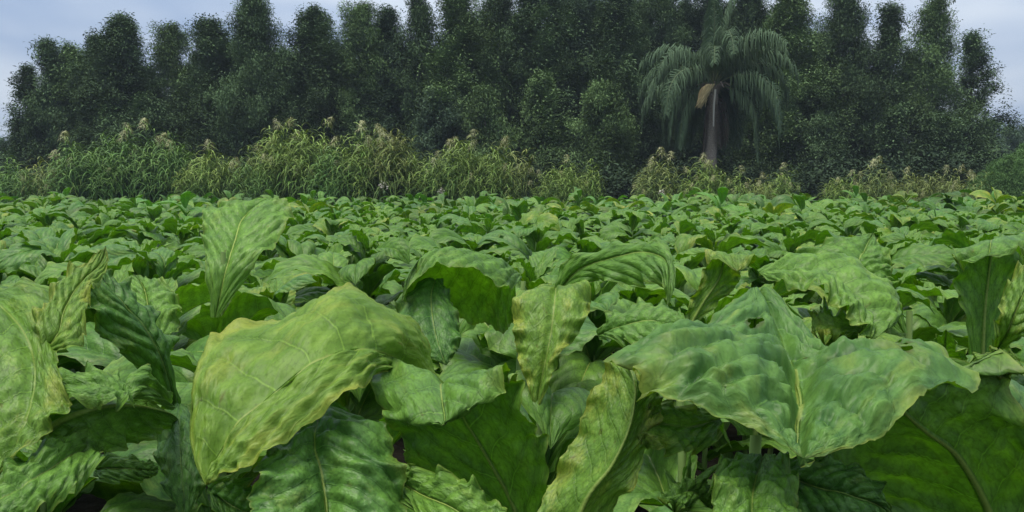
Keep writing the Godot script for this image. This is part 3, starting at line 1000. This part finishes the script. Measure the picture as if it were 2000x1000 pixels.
func dress(root: Node3D, h: float, r: RandomNumberGenerator, n: int, from: float, tone: int, near: bool):
	var key := "%d" % roundi(h * 20.0)
	if not stem_meshes.has(key): stem_meshes[key] = stem_shape(roundi(h * 20.0) / 20.0, stem_meshes.size())
	part("stem", stem_meshes[key], M.stem, root)
	for a in leaf_places(r, h, n, from):
		var k := tone
		var u := r.randf()
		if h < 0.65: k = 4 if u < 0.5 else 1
		elif u < 0.16: k = 3
		elif u < 0.28: k = 2
		elif u < 0.34: k = 5
		elif u < 0.50: k = 1
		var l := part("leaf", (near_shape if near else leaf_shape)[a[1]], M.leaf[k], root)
		l.transform = a[0]
	for i in 3:
		var l := part("young_leaf", small_shape[(i + tone) % 4], M.pale if i != 1 else M.green, root)
		l.transform = Transform3D(Basis(Vector3.UP, i * 2.2 + r.randf()), Vector3(0, h * 0.97, 0))

# a leaf given by rows of [x, y, depth] for one edge, the midrib and the other edge
func shaped(root: Node3D, rows: Array, mat: Material, o: Dictionary, label := ""):
	var world := []
	for w in rows:
		if w.size() == 3:
			var p := at(w[0], w[1], w[2])
			world.append([p, p, p])
		else:
			world.append([at(w[0], w[1], w[2]), at(w[3], w[4], w[5]), at(w[6], w[7], w[8])])
	if not o.has("seed"): o.seed = rows[0][0] * 0.13
	o.spots = 6
	o.dry = 0.3
	o.pucker = 0.0030
	o.nu = int(o.get("nu", 64) * 1.3)
	o.nv = int(o.get("nv", 22) * 1.3)
	o.ruffle = o.get("ruffle", 0.01) * 1.35
	var s := blade(world, o.get("nu", 64), o.get("nv", 22), o)
	for i in s.v.size(): s.v[i] -= root.position
	var l := part("leaf", s.mesh(), mat, root)
	if label: l.set_meta("label", label)

func near_plant(x: float, depth: float, h: float, label: String, sd: int, n := 7, top := 0.55) -> Node3D:
	var root := base("tobacco_plant", ground_at(x, depth))
	tag(root, label, "tobacco plant", "tobacco plants nearest the camera")
	var r := RandomNumberGenerator.new()
	r.seed = sd
	part("stem", stem_shape(h, sd, 0.016), M.stem, root)
	if n > 0:
		for a in leaf_places(r, h * top, n, 0.4):
			var l := part("leaf", near_shape[a[1]], M.leaf[[0, 1, 3, 4, 0, 1][r.randi() % 6]], root)
			l.transform = a[0]
	return root

func make_near_plants():
	var p: Node3D
	# the big yellowing leaf left of the middle and the folded one beside it
	p = near_plant(935, 1.42, 1.02, "tobacco plant with the largest yellowing leaf, folded along its midrib, left of centre", 1)
	shaped(p, [[905, 770, 1.40, 912, 782, 1.40, 905, 790, 1.40], [850, 735, 1.37, 862, 750, 1.35, 866, 764, 1.33], [838, 678, 1.38, 800, 714, 1.28, 796, 734, 1.28], [792, 620, 1.35, 744, 686, 1.18, 744, 728, 1.17],
		[690, 563, 1.32, 682, 680, 1.12, 712, 752, 1.09], [640, 578, 1.28, 602, 710, 1.08, 640, 797, 1.045], [550, 624, 1.22, 530, 766, 1.05, 560, 862, 1.01], [442, 645, 1.16, 465, 826, 1.03, 490, 906, 0.99],
		[386, 700, 1.10, 425, 885, 1.01, 446, 926, 0.985], [375, 830, 1.05, 404, 928, 0.99, 416, 940, 0.98], [402, 948, 0.985]], M.broad_gold, {"face": 1, "bulge": 0.11, "quilt": 0.013, "ruffle": 0.005, "nu": 100, "nv": 26}, "large yellow green leaf folded along its midrib")
	shaped(p, [[1010, 1060, 1.24, 1022, 1060, 1.24, 1036, 1060, 1.24], [890, 1000, 1.24, 1004, 985, 1.22, 1080, 965, 1.17], [812, 915, 1.24, 962, 905, 1.21, 1062, 882, 1.13], [770, 850, 1.24, 915, 825, 1.20, 1050, 828, 1.12],
		[752, 770, 1.26, 880, 765, 1.20, 1006, 752, 1.13], [726, 700, 1.25, 862, 745, 1.17, 998, 722, 1.12], [724, 745, 1.18, 862, 778, 1.10, 985, 738, 1.08], [745, 795, 1.12, 862, 828, 1.05, 940, 786, 1.07], [800, 828, 1.09]], M.green, {"face": -1, "bulge": 0.05, "quilt": 0.010, "ruffle": 0.010, "nu": 80}, "leaf seen from its deep green underside, its rim rolled over")
	shaped(p, [[775, 905, 1.12, 778, 940, 1.12, 780, 960, 1.12], [830, 915, 1.08, 822, 965, 1.06, 815, 1020, 1.03], [905, 932, 1.05, 890, 995, 1.02, 870, 1060, 1.00], [968, 978, 1.03, 945, 1040, 1.00, 920, 1085, 0.98], [1000, 1075, 1.0]], M.pale, {"face": 1, "bulge": 0.16, "quilt": 0.011, "ruffle": 0.012})
	p = near_plant(610, 1.22, 1.0, "tobacco plant with a dark hanging leaf under the largest yellowing leaf", 2)
	shaped(p, [[606, 800, 1.16, 626, 795, 1.16, 650, 788, 1.16], [545, 868, 1.09, 612, 862, 1.08, 742, 832, 1.12], [505, 905, 1.02, 630, 925, 1.055, 786, 915, 1.08], [487, 985, 0.98, 641, 1000, 1.03, 794, 1010, 1.05], [495, 1080, 0.97, 641, 1100, 1.0, 772, 1090, 1.02], [632, 1190, 0.98]], M.blue, {"face": 1, "bulge": 0.20, "quilt": 0.019, "ruffle": 0.010, "nu": 72}, "dark crinkled leaf hanging with its upper side to the front")
	shaped(p, [[400, 935, 1.15, 405, 950, 1.15, 410, 965, 1.15], [440, 930, 1.12, 445, 985, 1.12, 440, 1030, 1.1], [500, 950, 1.1, 500, 1010, 1.1, 490, 1060, 1.1], [545, 1040, 1.1]], M.dusk, {"face": 1, "quilt": 0.012})
	# the broad leaf at the right with holes
	p = near_plant(1490, 1.16, 1.22, "tobacco plant with a broad spread leaf eaten into holes, right of centre", 3)
	shaped(p, [[1455, 572, 1.13, 1485, 560, 1.13, 1512, 568, 1.13], [1418, 602, 1.09, 1520, 625, 1.07, 1572, 635, 1.09], [1330, 652, 1.03, 1546, 688, 1.01, 1626, 708, 1.03], [1200, 690, 0.90, 1562, 735, 0.96, 1742, 688, 1.02], [1234, 736, 0.84, 1568, 776, 0.90, 1908, 738, 0.93],
		[1302, 777, 0.82, 1562, 816, 0.855, 1792, 800, 0.84], [1448, 826, 0.80, 1562, 852, 0.815, 1702, 856, 0.80], [1520, 868, 0.785, 1566, 882, 0.79, 1640, 884, 0.785], [1570, 895, 0.775]], M.broad, {"face": 1, "bulge": 0.17, "quilt": 0.019, "ruffle": 0.006, "nu": 130, "nv": 46, "holes": [[0.205, -0.40, 0.024, 0.075], [0.19, -0.44, 0.014, 0.05], [0.43, 0.74, 0.013, 0.03], [0.452, 0.66, 0.012, 0.026], [0.405, 0.70, 0.008, 0.02], [0.41, 0.78, 0.007, 0.015]]}, "broad blue green leaf with insect holes")
	shaped(p, [[1440, 850, 1.17, 1475, 850, 1.17, 1510, 850, 1.17], [1390, 760, 1.17, 1470, 770, 1.18, 1570, 765, 1.19], [1385, 690, 1.13, 1470, 690, 1.15, 1575, 690, 1.16], [1420, 635, 1.10, 1475, 620, 1.12, 1545, 640, 1.13], [1485, 600, 1.10]], M.deep, {"face": -1, "quilt": 0.008})
	shaped(p, [[1400, 798, 1.02, 1410, 818, 1.02, 1405, 840, 1.02], [1345, 792, 0.99, 1345, 834, 0.98, 1368, 882, 0.96], [1288, 784, 0.97, 1285, 826, 0.955, 1302, 884, 0.94], [1246, 812, 0.955, 1240, 836, 0.95, 1250, 864, 0.94], [1222, 840, 0.945]], M.lime, {"face": 1, "bulge": 0.2, "quilt": 0.014, "ruffle": 0.008}, "small bright leaf below the broad one")
	shaped(p, [[1472, 890, 0.95, 1490, 888, 0.95, 1506, 892, 0.95], [1400, 914, 0.88, 1477, 932, 0.87, 1546, 920, 0.88], [1391, 965, 0.83, 1470, 975, 0.83, 1562, 970, 0.83], [1408, 1050, 0.80, 1474, 1050, 0.80, 1552, 1050, 0.80], [1480, 1125, 0.79]], M.green, {"face": 1, "bulge": 0.22, "quilt": 0.017, "ruffle": 0.01}, "crinkled leaf with a pale midrib at the lower edge")
	shaped(p, [[1530, 905, 0.98, 1528, 925, 0.98, 1528, 945, 0.98], [1590, 890, 0.94, 1580, 945, 0.92, 1560, 1010, 0.90], [1665, 905, 0.92, 1655, 965, 0.90, 1640, 1040, 0.88], [1720, 950, 0.91, 1715, 985, 0.90, 1700, 1030, 0.89], [1745, 1010, 0.90]], M.dusk, {"face": 1, "bulge": 0.15, "quilt": 0.014, "ruffle": 0.008})
	shaped(p, [[1395, 990, 0.9, 1385, 1000, 0.9, 1380, 1010, 0.9], [1375, 935, 0.9, 1355, 960, 0.88, 1350, 1000, 0.87], [1335, 940, 0.89, 1320, 965, 0.87, 1315, 1000, 0.86], [1290, 975, 0.88]], M.deep, {"face": 1, "bulge": 0.3, "quilt": 0.014, "ruffle": 0.02}, "small shrivelled leaf")
	p = near_plant(1128, 1.02, 0.86, "tobacco plant whose upright yellow rimmed leaf shows its underside near the bottom middle", 4, 5)
	shaped(p, [[1075, 1130, 0.95, 1090, 1140, 0.94, 1110, 1130, 0.95], [1050, 1005, 0.95, 1140, 985, 0.92, 1200, 1000, 0.94], [1098, 895, 0.97, 1195, 910, 0.92, 1262, 890, 0.94], [1150, 790, 0.98, 1232, 828, 0.93, 1292, 805, 0.95], [1184, 712, 0.99, 1240, 745, 0.95, 1285, 770, 0.96], [1196, 692, 0.99, 1212, 698, 0.98, 1235, 715, 0.98]], M.lime, {"face": -1, "bulge": 0.1, "quilt": 0.010, "ruffle": 0.006}, "upright leaf turned with its underside to the front, yellowish rim")
	p = near_plant(1975, 1.16, 0.9, "tobacco plant at the lower right corner showing one large dark leaf underside", 5, 5)
	shaped(p, [[1900, 1090, 1.12, 1952, 1090, 1.12, 2000, 1090, 1.12], [1740, 1020, 1.12, 1926, 990, 1.10, 2080, 975, 1.08], [1640, 945, 1.08, 1868, 886, 1.04, 2060, 870, 1.02], [1622, 872, 1.03, 1805, 835, 1.0, 2000, 800, 0.98], [1640, 800, 1.0, 1758, 795, 0.97, 1980, 705, 0.97], [1665, 770, 1.0, 1740, 768, 0.97, 1935, 690, 0.98], [1750, 752, 1.0]], M.deep, {"face": -1, "bulge": 0.08, "quilt": 0.013, "ruffle": 0.014, "rib": 0.0075, "nu": 72}, "large leaf underside with a thick yellow midrib")
	shaped(p, [[1985, 690, 0.98, 1990, 705, 0.97, 2000, 720, 0.96], [1940, 680, 1.0, 1955, 700, 0.985, 1978, 735, 0.97], [1895, 705, 1.02, 1915, 718, 1.0, 1935, 745, 0.99], [1875, 730, 1.03]], M.lime, {"face": 1, "bulge": 0.2, "ruffle": 0.006})
	# left side
	p = near_plant(-70, 1.15, 1.1, "tobacco plant with a yellow edged leaf cut by the left frame edge", 6, 6)
	shaped(p, [[-85, 548, 1.16, -30, 570, 1.16, 15, 566, 1.17], [-95, 640, 1.07, 36, 632, 1.08, 100, 562, 1.14], [-95, 740, 0.99, 66, 706, 1.02, 112, 700, 1.03], [-85, 835, 0.95, 58, 795, 0.97, 132, 785, 0.97], [-45, 905, 0.93, 26, 872, 0.94, 80, 850, 0.94], [-5, 928, 0.92]], M.lime, {"face": 1, "bulge": 0.12, "quilt": 0.016, "ruffle": 0.008, "nu": 72}, "ribbed yellow green leaf at the left frame edge")
	shaped(p, [[70, 690, 1.05, 78, 694, 1.05, 92, 692, 1.05], [66, 640, 1.06, 112, 648, 1.05, 152, 678, 1.04], [92, 575, 1.10, 130, 592, 1.09, 170, 612, 1.08], [130, 532, 1.15, 160, 548, 1.14, 184, 562, 1.13], [178, 503, 1.19, 195, 515, 1.19, 212, 518, 1.19], [207, 482, 1.22]], M.gold, {"face": 1, "bulge": 0.14, "quilt": 0.010, "ruffle": 0.008}, "narrow yellowing leaf pointing up to the right")
	shaped(p, [[196, 868, 1.04, 192, 880, 1.04, 190, 895, 1.03], [150, 838, 1.02, 150, 882, 0.99, 178, 925, 0.96], [98, 858, 0.98, 95, 915, 0.94, 128, 975, 0.92], [28, 912, 0.93, 32, 955, 0.90, 58, 1015, 0.88], [-40, 955, 0.9, -30, 990, 0.88, -10, 1040, 0.86], [-80, 1020, 0.86]], M.green, {"face": 1, "bulge": 0.2, "quilt": 0.019, "ruffle": 0.012}, "mottled leaf in the lower left corner")
	p = near_plant(352, 1.38, 1.0, "tobacco plant with a pale thick midrib leaning left, left of the largest leaf", 7, 7)
	shaped(p, [[70, 790, 1.0, 78, 850, 1.0, 84, 872, 1.0], [84, 756, 1.02, 130, 818, 1.0, 132, 885, 1.0], [180, 752, 1.06, 210, 795, 1.02, 202, 885, 1.03], [258, 752, 1.12, 282, 797, 1.08, 272, 865, 1.1], [300, 780, 1.2, 335, 812, 1.2, 325, 840, 1.2], [350, 830, 1.33]], M.deep, {"face": -1, "bulge": 0.05, "quilt": 0.012, "ruffle": 0.006, "rib": 0.0065}, "leaf underside with an arching midrib")
	shaped(p, [[330, 770, 1.25, 335, 790, 1.25, 340, 800, 1.25], [286, 724, 1.08, 285, 752, 1.05, 272, 780, 1.03], [232, 748, 1.04, 245, 766, 1.01, 250, 788, 0.99], [180, 722, 1.03, 200, 752, 1.0, 210, 790, 0.98], [128, 732, 1.02, 140, 752, 1.0, 150, 788, 0.98], [68, 750, 1.0]], M.green, {"face": 1, "bulge": 0.2, "quilt": 0.012, "ruffle": 0.008})
	shaped(p, [[335, 800, 1.36, 344, 795, 1.36, 352, 790, 1.37], [250, 705, 1.28, 316, 700, 1.30, 330, 680, 1.35], [192, 645, 1.24, 282, 636, 1.28, 298, 615, 1.34], [168, 572, 1.24, 236, 585, 1.27, 255, 568, 1.32], [178, 530, 1.27, 200, 542, 1.28, 220, 535, 1.3], [190, 515, 1.29]], M.dusk, {"face": 1, "bulge": 0.12, "quilt": 0.013, "ruffle": 0.012, "rib": 0.007}, "dark leaf with a pale midrib along its right side")
	shaped(p, [[300, 680, 1.5, 318, 690, 1.5, 335, 680, 1.5], [250, 615, 1.56, 290, 605, 1.54, 352, 610, 1.54], [242, 560, 1.62, 280, 560, 1.6, 338, 568, 1.6], [262, 536, 1.66]], M.pale, {"face": 1, "bulge": 0.15, "quilt": 0.014, "ruffle": 0.01})
	shaped(p, [[178, 915, 1.22, 185, 918, 1.22, 185, 925, 1.22], [200, 889, 1.16, 205, 914, 1.14, 204, 942, 1.12], [258, 892, 1.13, 260, 915, 1.11, 260, 942, 1.10], [298, 904, 1.12, 300, 918, 1.11, 298, 932, 1.11], [309, 916, 1.12]], M.green, {"face": 1, "bulge": 0.18, "quilt": 0.012, "ruffle": 0.006}, "small flat leaf low at the left")
	shaped(p, [[340, 790, 1.33, 350, 788, 1.33, 360, 792, 1.33], [312, 830, 1.26, 350, 832, 1.24, 385, 838, 1.27], [305, 890, 1.20, 352, 895, 1.18, 400, 900, 1.22], [325, 960, 1.16, 358, 965, 1.15, 395, 965, 1.17], [362, 1020, 1.14]], M.dusk, {"face": 1, "bulge": 0.15, "quilt": 0.012, "ruffle": 0.01})
	# second rank
	p = near_plant(1066, 1.98, 1.12, "tobacco plant with a slim yellow leaf hanging in the middle of the foreground", 8, 8, 0.7)
	shaped(p, [[1076, 556, 1.93, 1086, 560, 1.93, 1096, 557, 1.93], [1010, 580, 1.86, 1083, 590, 1.82, 1154, 573, 1.84], [1002, 640, 1.80, 1076, 650, 1.78, 1136, 640, 1.79], [1012, 700, 1.77, 1066, 702, 1.76, 1092, 696, 1.75], [1030, 752, 1.75, 1054, 757, 1.75, 1074, 748, 1.74], [1046, 808, 1.74]], M.gold, {"face": 1, "bulge": 0.2, "quilt": 0.011, "ruffle": 0.012}, "slim yellowing leaf hanging down")
	shaped(p, [[1076, 580, 1.97, 1086, 575, 1.97, 1096, 582, 1.97], [1096, 520, 1.96, 1130, 527, 1.93, 1150, 552, 1.92], [1160, 488, 1.93, 1190, 505, 1.87, 1188, 552, 1.86], [1236, 473, 1.88, 1255, 492, 1.80, 1252, 556, 1.78], [1290, 474, 1.80, 1300, 508, 1.73, 1285, 552, 1.72], [1314, 536, 1.72, 1310, 562, 1.69, 1300, 575, 1.69], [1304, 604, 1.68]], M.green, {"face": 1, "bulge": 0.15, "quilt": 0.008, "ruffle": 0.012, "rib": 0.007}, "arching leaf with a pale midrib")
	p = near_plant(1018, 2.22, 1.14, "tobacco plant with a wide arching leaf above a dark hollow near the centre", 9, 6, 0.6)
	shaped(p, [[1018, 545, 2.16, 1014, 535, 2.18, 1012, 600, 2.26], [988, 562, 2.0, 970, 503, 2.08, 985, 645, 2.26], [922, 527, 1.94, 905, 486, 2.03, 925, 630, 2.25], [850, 522, 1.90, 842, 490, 1.98, 852, 602, 2.18], [800, 560, 1.87, 805, 522, 1.90, 812, 592, 2.0], [784, 588, 1.86]], M.green, {"face": -1, "bulge": 0.12, "quilt": 0.007, "ruffle": 0.004}, "wide leaf arching over, dark beneath")
	shaped(p, [[830, 545, 2.0, 850, 545, 2.0, 866, 548, 2.0], [778, 590, 1.94, 842, 580, 1.94, 884, 590, 1.96], [784, 640, 1.88, 848, 640, 1.88, 902, 650, 1.90], [826, 690, 1.84, 862, 690, 1.84, 892, 684, 1.85], [872, 714, 1.83]], M.dusk, {"face": 1, "bulge": 0.16, "quilt": 0.011, "ruffle": 0.01}, "blue green leaf with pale veins")
	p = near_plant(422, 2.25, 1.22, "tobacco plant with one tall upright leaf reaching the field's horizon, left", 10, 8, 0.75)
	shaped(p, [[412, 620, 2.25, 420, 620, 2.25, 428, 620, 2.25], [402, 520, 2.27, 440, 530, 2.25, 490, 530, 2.26], [396, 462, 2.38, 457, 472, 2.34, 545, 466, 2.35], [400, 416, 2.48, 472, 428, 2.44, 572, 416, 2.46], [450, 396, 2.54, 498, 402, 2.52, 556, 394, 2.53], [535, 387, 2.58]], M.pale, {"face": 1, "bulge": 0.1, "quilt": 0.009, "ruffle": 0.012, "rib": 0.008}, "tall upright leaf with a pale midrib")
	p = near_plant(1770, 1.95, 1.1, "tobacco plant with a bullate arching leaf behind the broad holed leaf", 11, 8, 0.7)
	shaped(p, [[1478, 528, 1.78, 1482, 532, 1.77, 1486, 538, 1.76], [1540, 508, 1.84, 1546, 530, 1.75, 1536, 560, 1.68], [1645, 512, 1.84, 1614, 540, 1.72, 1598, 562, 1.64], [1722, 556, 1.78, 1672, 582, 1.66, 1642, 602, 1.60], [1756, 612, 1.72, 1706, 632, 1.62, 1680, 642, 1.58], [1702, 668, 1.58]], M.pale, {"face": 1, "bulge": 0.2, "quilt": 0.012, "ruffle": 0.01}, "arching leaf with blistered surface")
	shaped(p, [[1755, 650, 1.92, 1765, 650, 1.92, 1775, 650, 1.92], [1640, 560, 1.98, 1720, 570, 1.94, 1750, 575, 1.94], [1545, 515, 2.02, 1680, 515, 1.98, 1745, 540, 1.96], [1600, 478, 2.06, 1690, 485, 2.02, 1736, 505, 2.0], [1705, 455, 2.08]], M.green, {"face": 1, "bulge": 0.12, "quilt": 0.010, "ruffle": 0.012})
	shaped(p, [[1700, 660, 1.7, 1690, 650, 1.7, 1680, 645, 1.7], [1650, 620, 1.72, 1640, 640, 1.68, 1640, 665, 1.66], [1600, 605, 1.74, 1600, 635, 1.7, 1600, 660, 1.68], [1585, 650, 1.7]], M.gold, {"face": 1, "bulge": 0.25, "quilt": 0.011, "ruffle": 0.02})
	p = near_plant(1925, 1.66, 1.18, "tobacco plant with an upright dark leaf and rolled rim by the right frame edge", 12, 7, 0.7)
	shaped(p, [[1905, 740, 1.66, 1918, 740, 1.66, 1930, 740, 1.66], [1882, 620, 1.66, 1922, 620, 1.66, 1968, 610, 1.65], [1866, 545, 1.66, 1930, 540, 1.65, 1992, 520, 1.64], [1868, 500, 1.64, 1938, 476, 1.62, 2005, 470, 1.6], [1866, 505, 1.57, 1935, 470, 1.53, 2012, 478, 1.52], [1880, 520, 1.53, 1932, 492, 1.50, 1990, 495, 1.49], [1925, 500, 1.48]], M.green, {"face": -1, "bulge": 0.08, "quilt": 0.007, "ruffle": 0.01}, "upright dark underside with rolled rim")
	shaped(p, [[1935, 690, 1.36, 1942, 690, 1.36, 1950, 690, 1.36], [1945, 630, 1.3, 1972, 640, 1.3, 2005, 660, 1.3], [1960, 572, 1.32, 1995, 582, 1.3, 2040, 600, 1.3], [1990, 520, 1.36, 2020, 530, 1.34, 2050, 545, 1.34], [2035, 500, 1.38]], M.lime, {"face": 1, "bulge": 0.12, "quilt": 0.009, "ruffle": 0.01})
	p = near_plant(1345, 1.74, 1.1, "tobacco plant with a glowing yellow green upright leaf left behind the holed leaf", 13, 7, 0.7)
	shaped(p, [[1338, 640, 1.72, 1345, 640, 1.72, 1352, 640, 1.72], [1342, 600, 1.72, 1372, 592, 1.72, 1405, 590, 1.72], [1366, 555, 1.72, 1402, 548, 1.72, 1442, 555, 1.71], [1382, 505, 1.70, 1416, 505, 1.70, 1450, 520, 1.68], [1380, 500, 1.66, 1424, 497, 1.64, 1474, 510, 1.62], [1440, 530, 1.6]], M.lime, {"face": -1, "bulge": 0.1, "quilt": 0.007, "ruffle": 0.01}, "upright leaf, light shining through")
	shaped(p, [[1165, 650, 1.6, 1168, 655, 1.6, 1172, 662, 1.6], [1200, 612, 1.58, 1202, 640, 1.54, 1200, 668, 1.5], [1262, 594, 1.56, 1262, 625, 1.5, 1252, 678, 1.46], [1315, 602, 1.54, 1312, 632, 1.48, 1302, 668, 1.44], [1348, 638, 1.46]], M.green, {"face": 1, "bulge": 0.15, "quilt": 0.009, "ruffle": 0.01})
	p = near_plant(1840, 1.24, 0.98, "tobacco plant with a pointed folded leaf just above the broad leaf's right tip", 14, 5)
	shaped(p, [[1792, 735, 1.22, 1842, 740, 1.24, 1905, 735, 1.22], [1784, 698, 1.2, 1842, 705, 1.22, 1908, 708, 1.2], [1815, 675, 1.18, 1845, 682, 1.2, 1890, 700, 1.16], [1848, 643, 1.17]], M.green, {"face": -1, "bulge": 0.1, "quilt": 0.006, "ruffle": 0.01})
	shaped(p, [[1650, 725, 1.3, 1655, 735, 1.3, 1660, 745, 1.3], [1680, 690, 1.3, 1690, 705, 1.27, 1700, 725, 1.25], [1760, 690, 1.28, 1765, 700, 1.26, 1770, 712, 1.24], [1830, 705, 1.26]], M.pale, {"face": 1, "bulge": 0.2, "quilt": 0.009, "ruffle": 0.01})

const ROW_WORDS := ["first", "second", "third", "fourth", "fifth", "sixth", "seventh", "eighth", "ninth"]
const TONE_WORDS := ["mid green", "dull green", "pale green", "blue green", "dusky green", "yellowing", "lime green"]

func landmark(x: float) -> String:
	var marks := [[-60, "left frame edge"], [40, "low left eucalyptus"], [110, "stepped eucalyptus"], [170, "whitish grass plumes"], [245, "dense green grass clump"], [325, "pointed yellow grass tuft"], [420, "olive grass clump"], [500, "tallest left eucalyptus"], [575, "twin tall grass plumes"],
		[655, "cone shaped eucalyptus"], [706, "narrow yellow grass tuft"], [764, "three pointed grass plumes"], [815, "lime grass tuft"], [886, "leaning pale plume"], [928, "leafy grass clump"], [975, "curled yellow grass top"], [1025, "bright sky gap"], [1092, "isolated yellow grass clump"], [1150, "bright lime grass shoot"],
		[1215, "dark gap left of the palm"], [1282, "straw coloured grass clump"], [1374, "foot of the palm"], [1440, "small grass beside the palm"], [1500, "short tan grass spike"], [1575, "dark trees right of the palm"], [1642, "wide low yellowish grass"], [1705, "taller tan grass at right"], [1772, "level straw coloured grass"], [1834, "sky hole trees"], [1884, "last tan grass clump"], [1960, "round green bush"], [2060, "right frame edge"]]
	var best: Array = marks[0]
	for m in marks:
		if absf(m[0] - x) < absf(best[0] - x): best = m
	return best[1]

func make_field():
	var r := RandomNumberGenerator.new()
	r.seed = 808
	var spots := []
	var row := 0
	var z := 0.75
	while z < FIELD_END:
		var x := -0.80 * z - 1.0 + r.randf_range(0, 0.3)
		while x < 0.80 * z + 1.0:
			var p := Vector3(x + r.randf_range(-0.1, 0.1), 0, -(z + r.randf_range(-0.14, 0.14)))
			spots.append([p, row])
			x += r.randf_range(0.50, 0.74)
		if z > 2.2: row += 1
		z += 0.66 if z < 8.0 else 0.74
	# the nearest ones become plants of their own, the rest one mass
	var beside := func(q): return 40.0 if absf(q.x) > -0.66 * q.z + 1.0 else 0.0     # plants outside the view come last
	spots.sort_custom(func(a, b): return a[0].z - beside.call(a[0]) > b[0].z - beside.call(b[0]))
	var used := {}
	var rest := []
	var rest_tint := []
	for k in 10:
		rest.append([]); rest_tint.append([])
	var own := 0
	for a in spots:
		var p: Vector3 = a[0]
		var d := -p.z
		var px := 1000.0 + p.x / d * FOCAL
		var h := r.randf_range(0.70, 1.0)
		if r.randf() < 0.10: h += r.randf_range(0.05, 0.14)
		var tone: int = [0, 0, 2, 1, 2, 3, 3, 6][r.randi() % 8]
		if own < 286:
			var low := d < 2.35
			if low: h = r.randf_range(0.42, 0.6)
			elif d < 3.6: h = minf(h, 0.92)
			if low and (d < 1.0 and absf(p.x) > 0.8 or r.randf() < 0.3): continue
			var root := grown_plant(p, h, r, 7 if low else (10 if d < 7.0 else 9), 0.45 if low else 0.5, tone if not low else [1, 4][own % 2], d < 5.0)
			own += 1
			var label := ""
			if low:
				label = "low shaded tobacco plant under foreground leaves, below the " + landmark(px)
			elif a[1] < 9:
				label = "%s tobacco plant, %s row, below the %s" % [TONE_WORDS[tone], ROW_WORDS[a[1]], landmark(px)]
			if label and used.has(label):
				label += ", right one"
			if label and used.has(label): label += ", " + ("taller" if h > 0.9 else "lower")
			if label == "" or used.has(label):
				label = "leafy green tobacco plant in the middle rows of the field, alike its neighbours"
				tag(root, label, "tobacco plant", "tobacco plants in the middle of the field")
			else:
				used[label] = true
				tag(root, label, "tobacco plant", "tobacco plants in the near rows")
		else:
			var k := r.randi() % 10
			var sc := h / 0.9
			sc *= r.randf_range(0.84, 1.04)
			rest[k].append(Transform3D((Basis(Vector3(r.randf() - 0.5, 0, r.randf() - 0.5).normalized(), r.randf_range(0, 0.22)) * Basis(Vector3.UP, r.randf() * TAU)).scaled(Vector3.ONE * sc * r.randf_range(0.9, 1.15)), p))
			var f := r.randf_range(0.7, 1.3)
			rest_tint[k].append(Color(f * r.randf_range(0.88, 1.15), f, f * r.randf_range(0.85, 1.15)))
	var mass := base("tobacco_field", Vector3.ZERO)
	tag(mass, "tobacco plants of the far rows running together up to the grass edge", "tobacco field", "", "stuff")
	for k in 10:
		var s := Shape.new()
		tube(s, [Vector3.ZERO, Vector3(0, 0.9, 0)], [0.014, 0.007], 5)
		for a in leaf_places(r, r.randf_range(0.82, 1.0), r.randi_range(8, 11), 0.45):
			var f := r.randf_range(0.8, 1.25)
			s.add(far_shape[a[1]], a[0], Color(f * r.randf_range(0.9, 1.2), f, f * r.randf_range(0.85, 1.1)))
		many("plants", s.mesh(), M.leaf[[0, 3, 0, 2, 6, 1, 0, 4, 2, 3][k]], rest[k], rest_tint[k], mass)

func make_weeds():
	var list := [[750, 364, "weed with one whitish flower head at the far field edge below the plumes", 11.0], [862, 374, "smaller pale flowering weed at the far field edge right of the whitish one", 8.0], [1292, 376, "pale weed at the far field edge below the straw coloured grass", 7.0]]
	var r := RandomNumberGenerator.new()
	r.seed = 5
	for a in list:
		var depth := 28.4
		var root := base("flowering_weed", ground_at(a[0], depth))
		tag(root, a[2], "weed", "flowering weeds at the field edge")
		var h := height_at(a[1], depth)
		var s := Shape.new()
		tube(s, [Vector3.ZERO, Vector3(0.02, h * 0.6, 0), Vector3(0, h, 0)], [0.012, 0.009, 0.005], 5)
		for i in 16:
			var t := r.randf_range(0.3, 0.9)
			var g := r.randf() * TAU
			ribbon(s, Vector3(0, h * t, 0), Vector3(cos(g), 0.8, sin(g)), 0.28, 0.05, 1.6, Color.WHITE, Color.WHITE, 3)
		part("stem", s.mesh(), plain(Color(0.09, 0.15, 0.06), 0.7), root)
		var f := Shape.new()
		for i in 60:
			var d: Vector3 = Vector3(r.randfn(), r.randfn() * 0.7, r.randfn()).normalized() * a[3] / FOCAL * depth * pow(r.randf(), 0.4)
			var n := Vector3(r.randf() - 0.5, 1, r.randf() - 0.5).normalized()
			var u := n.cross(Vector3.RIGHT).normalized() * 0.03
			var w := n.cross(u)
			var c: Vector3 = Vector3(0, h, 0) + d
			var b := f.put(c - u); f.put(c - w); f.put(c + u); f.put(c + w)
			f.quad(b, b + 1, b + 2, b + 3)
		var fl := part("flower_head", f.mesh(), plain(Color(0.42, 0.40, 0.36), 0.8, 0.3), root)
		fl.set_meta("kind", "stuff")
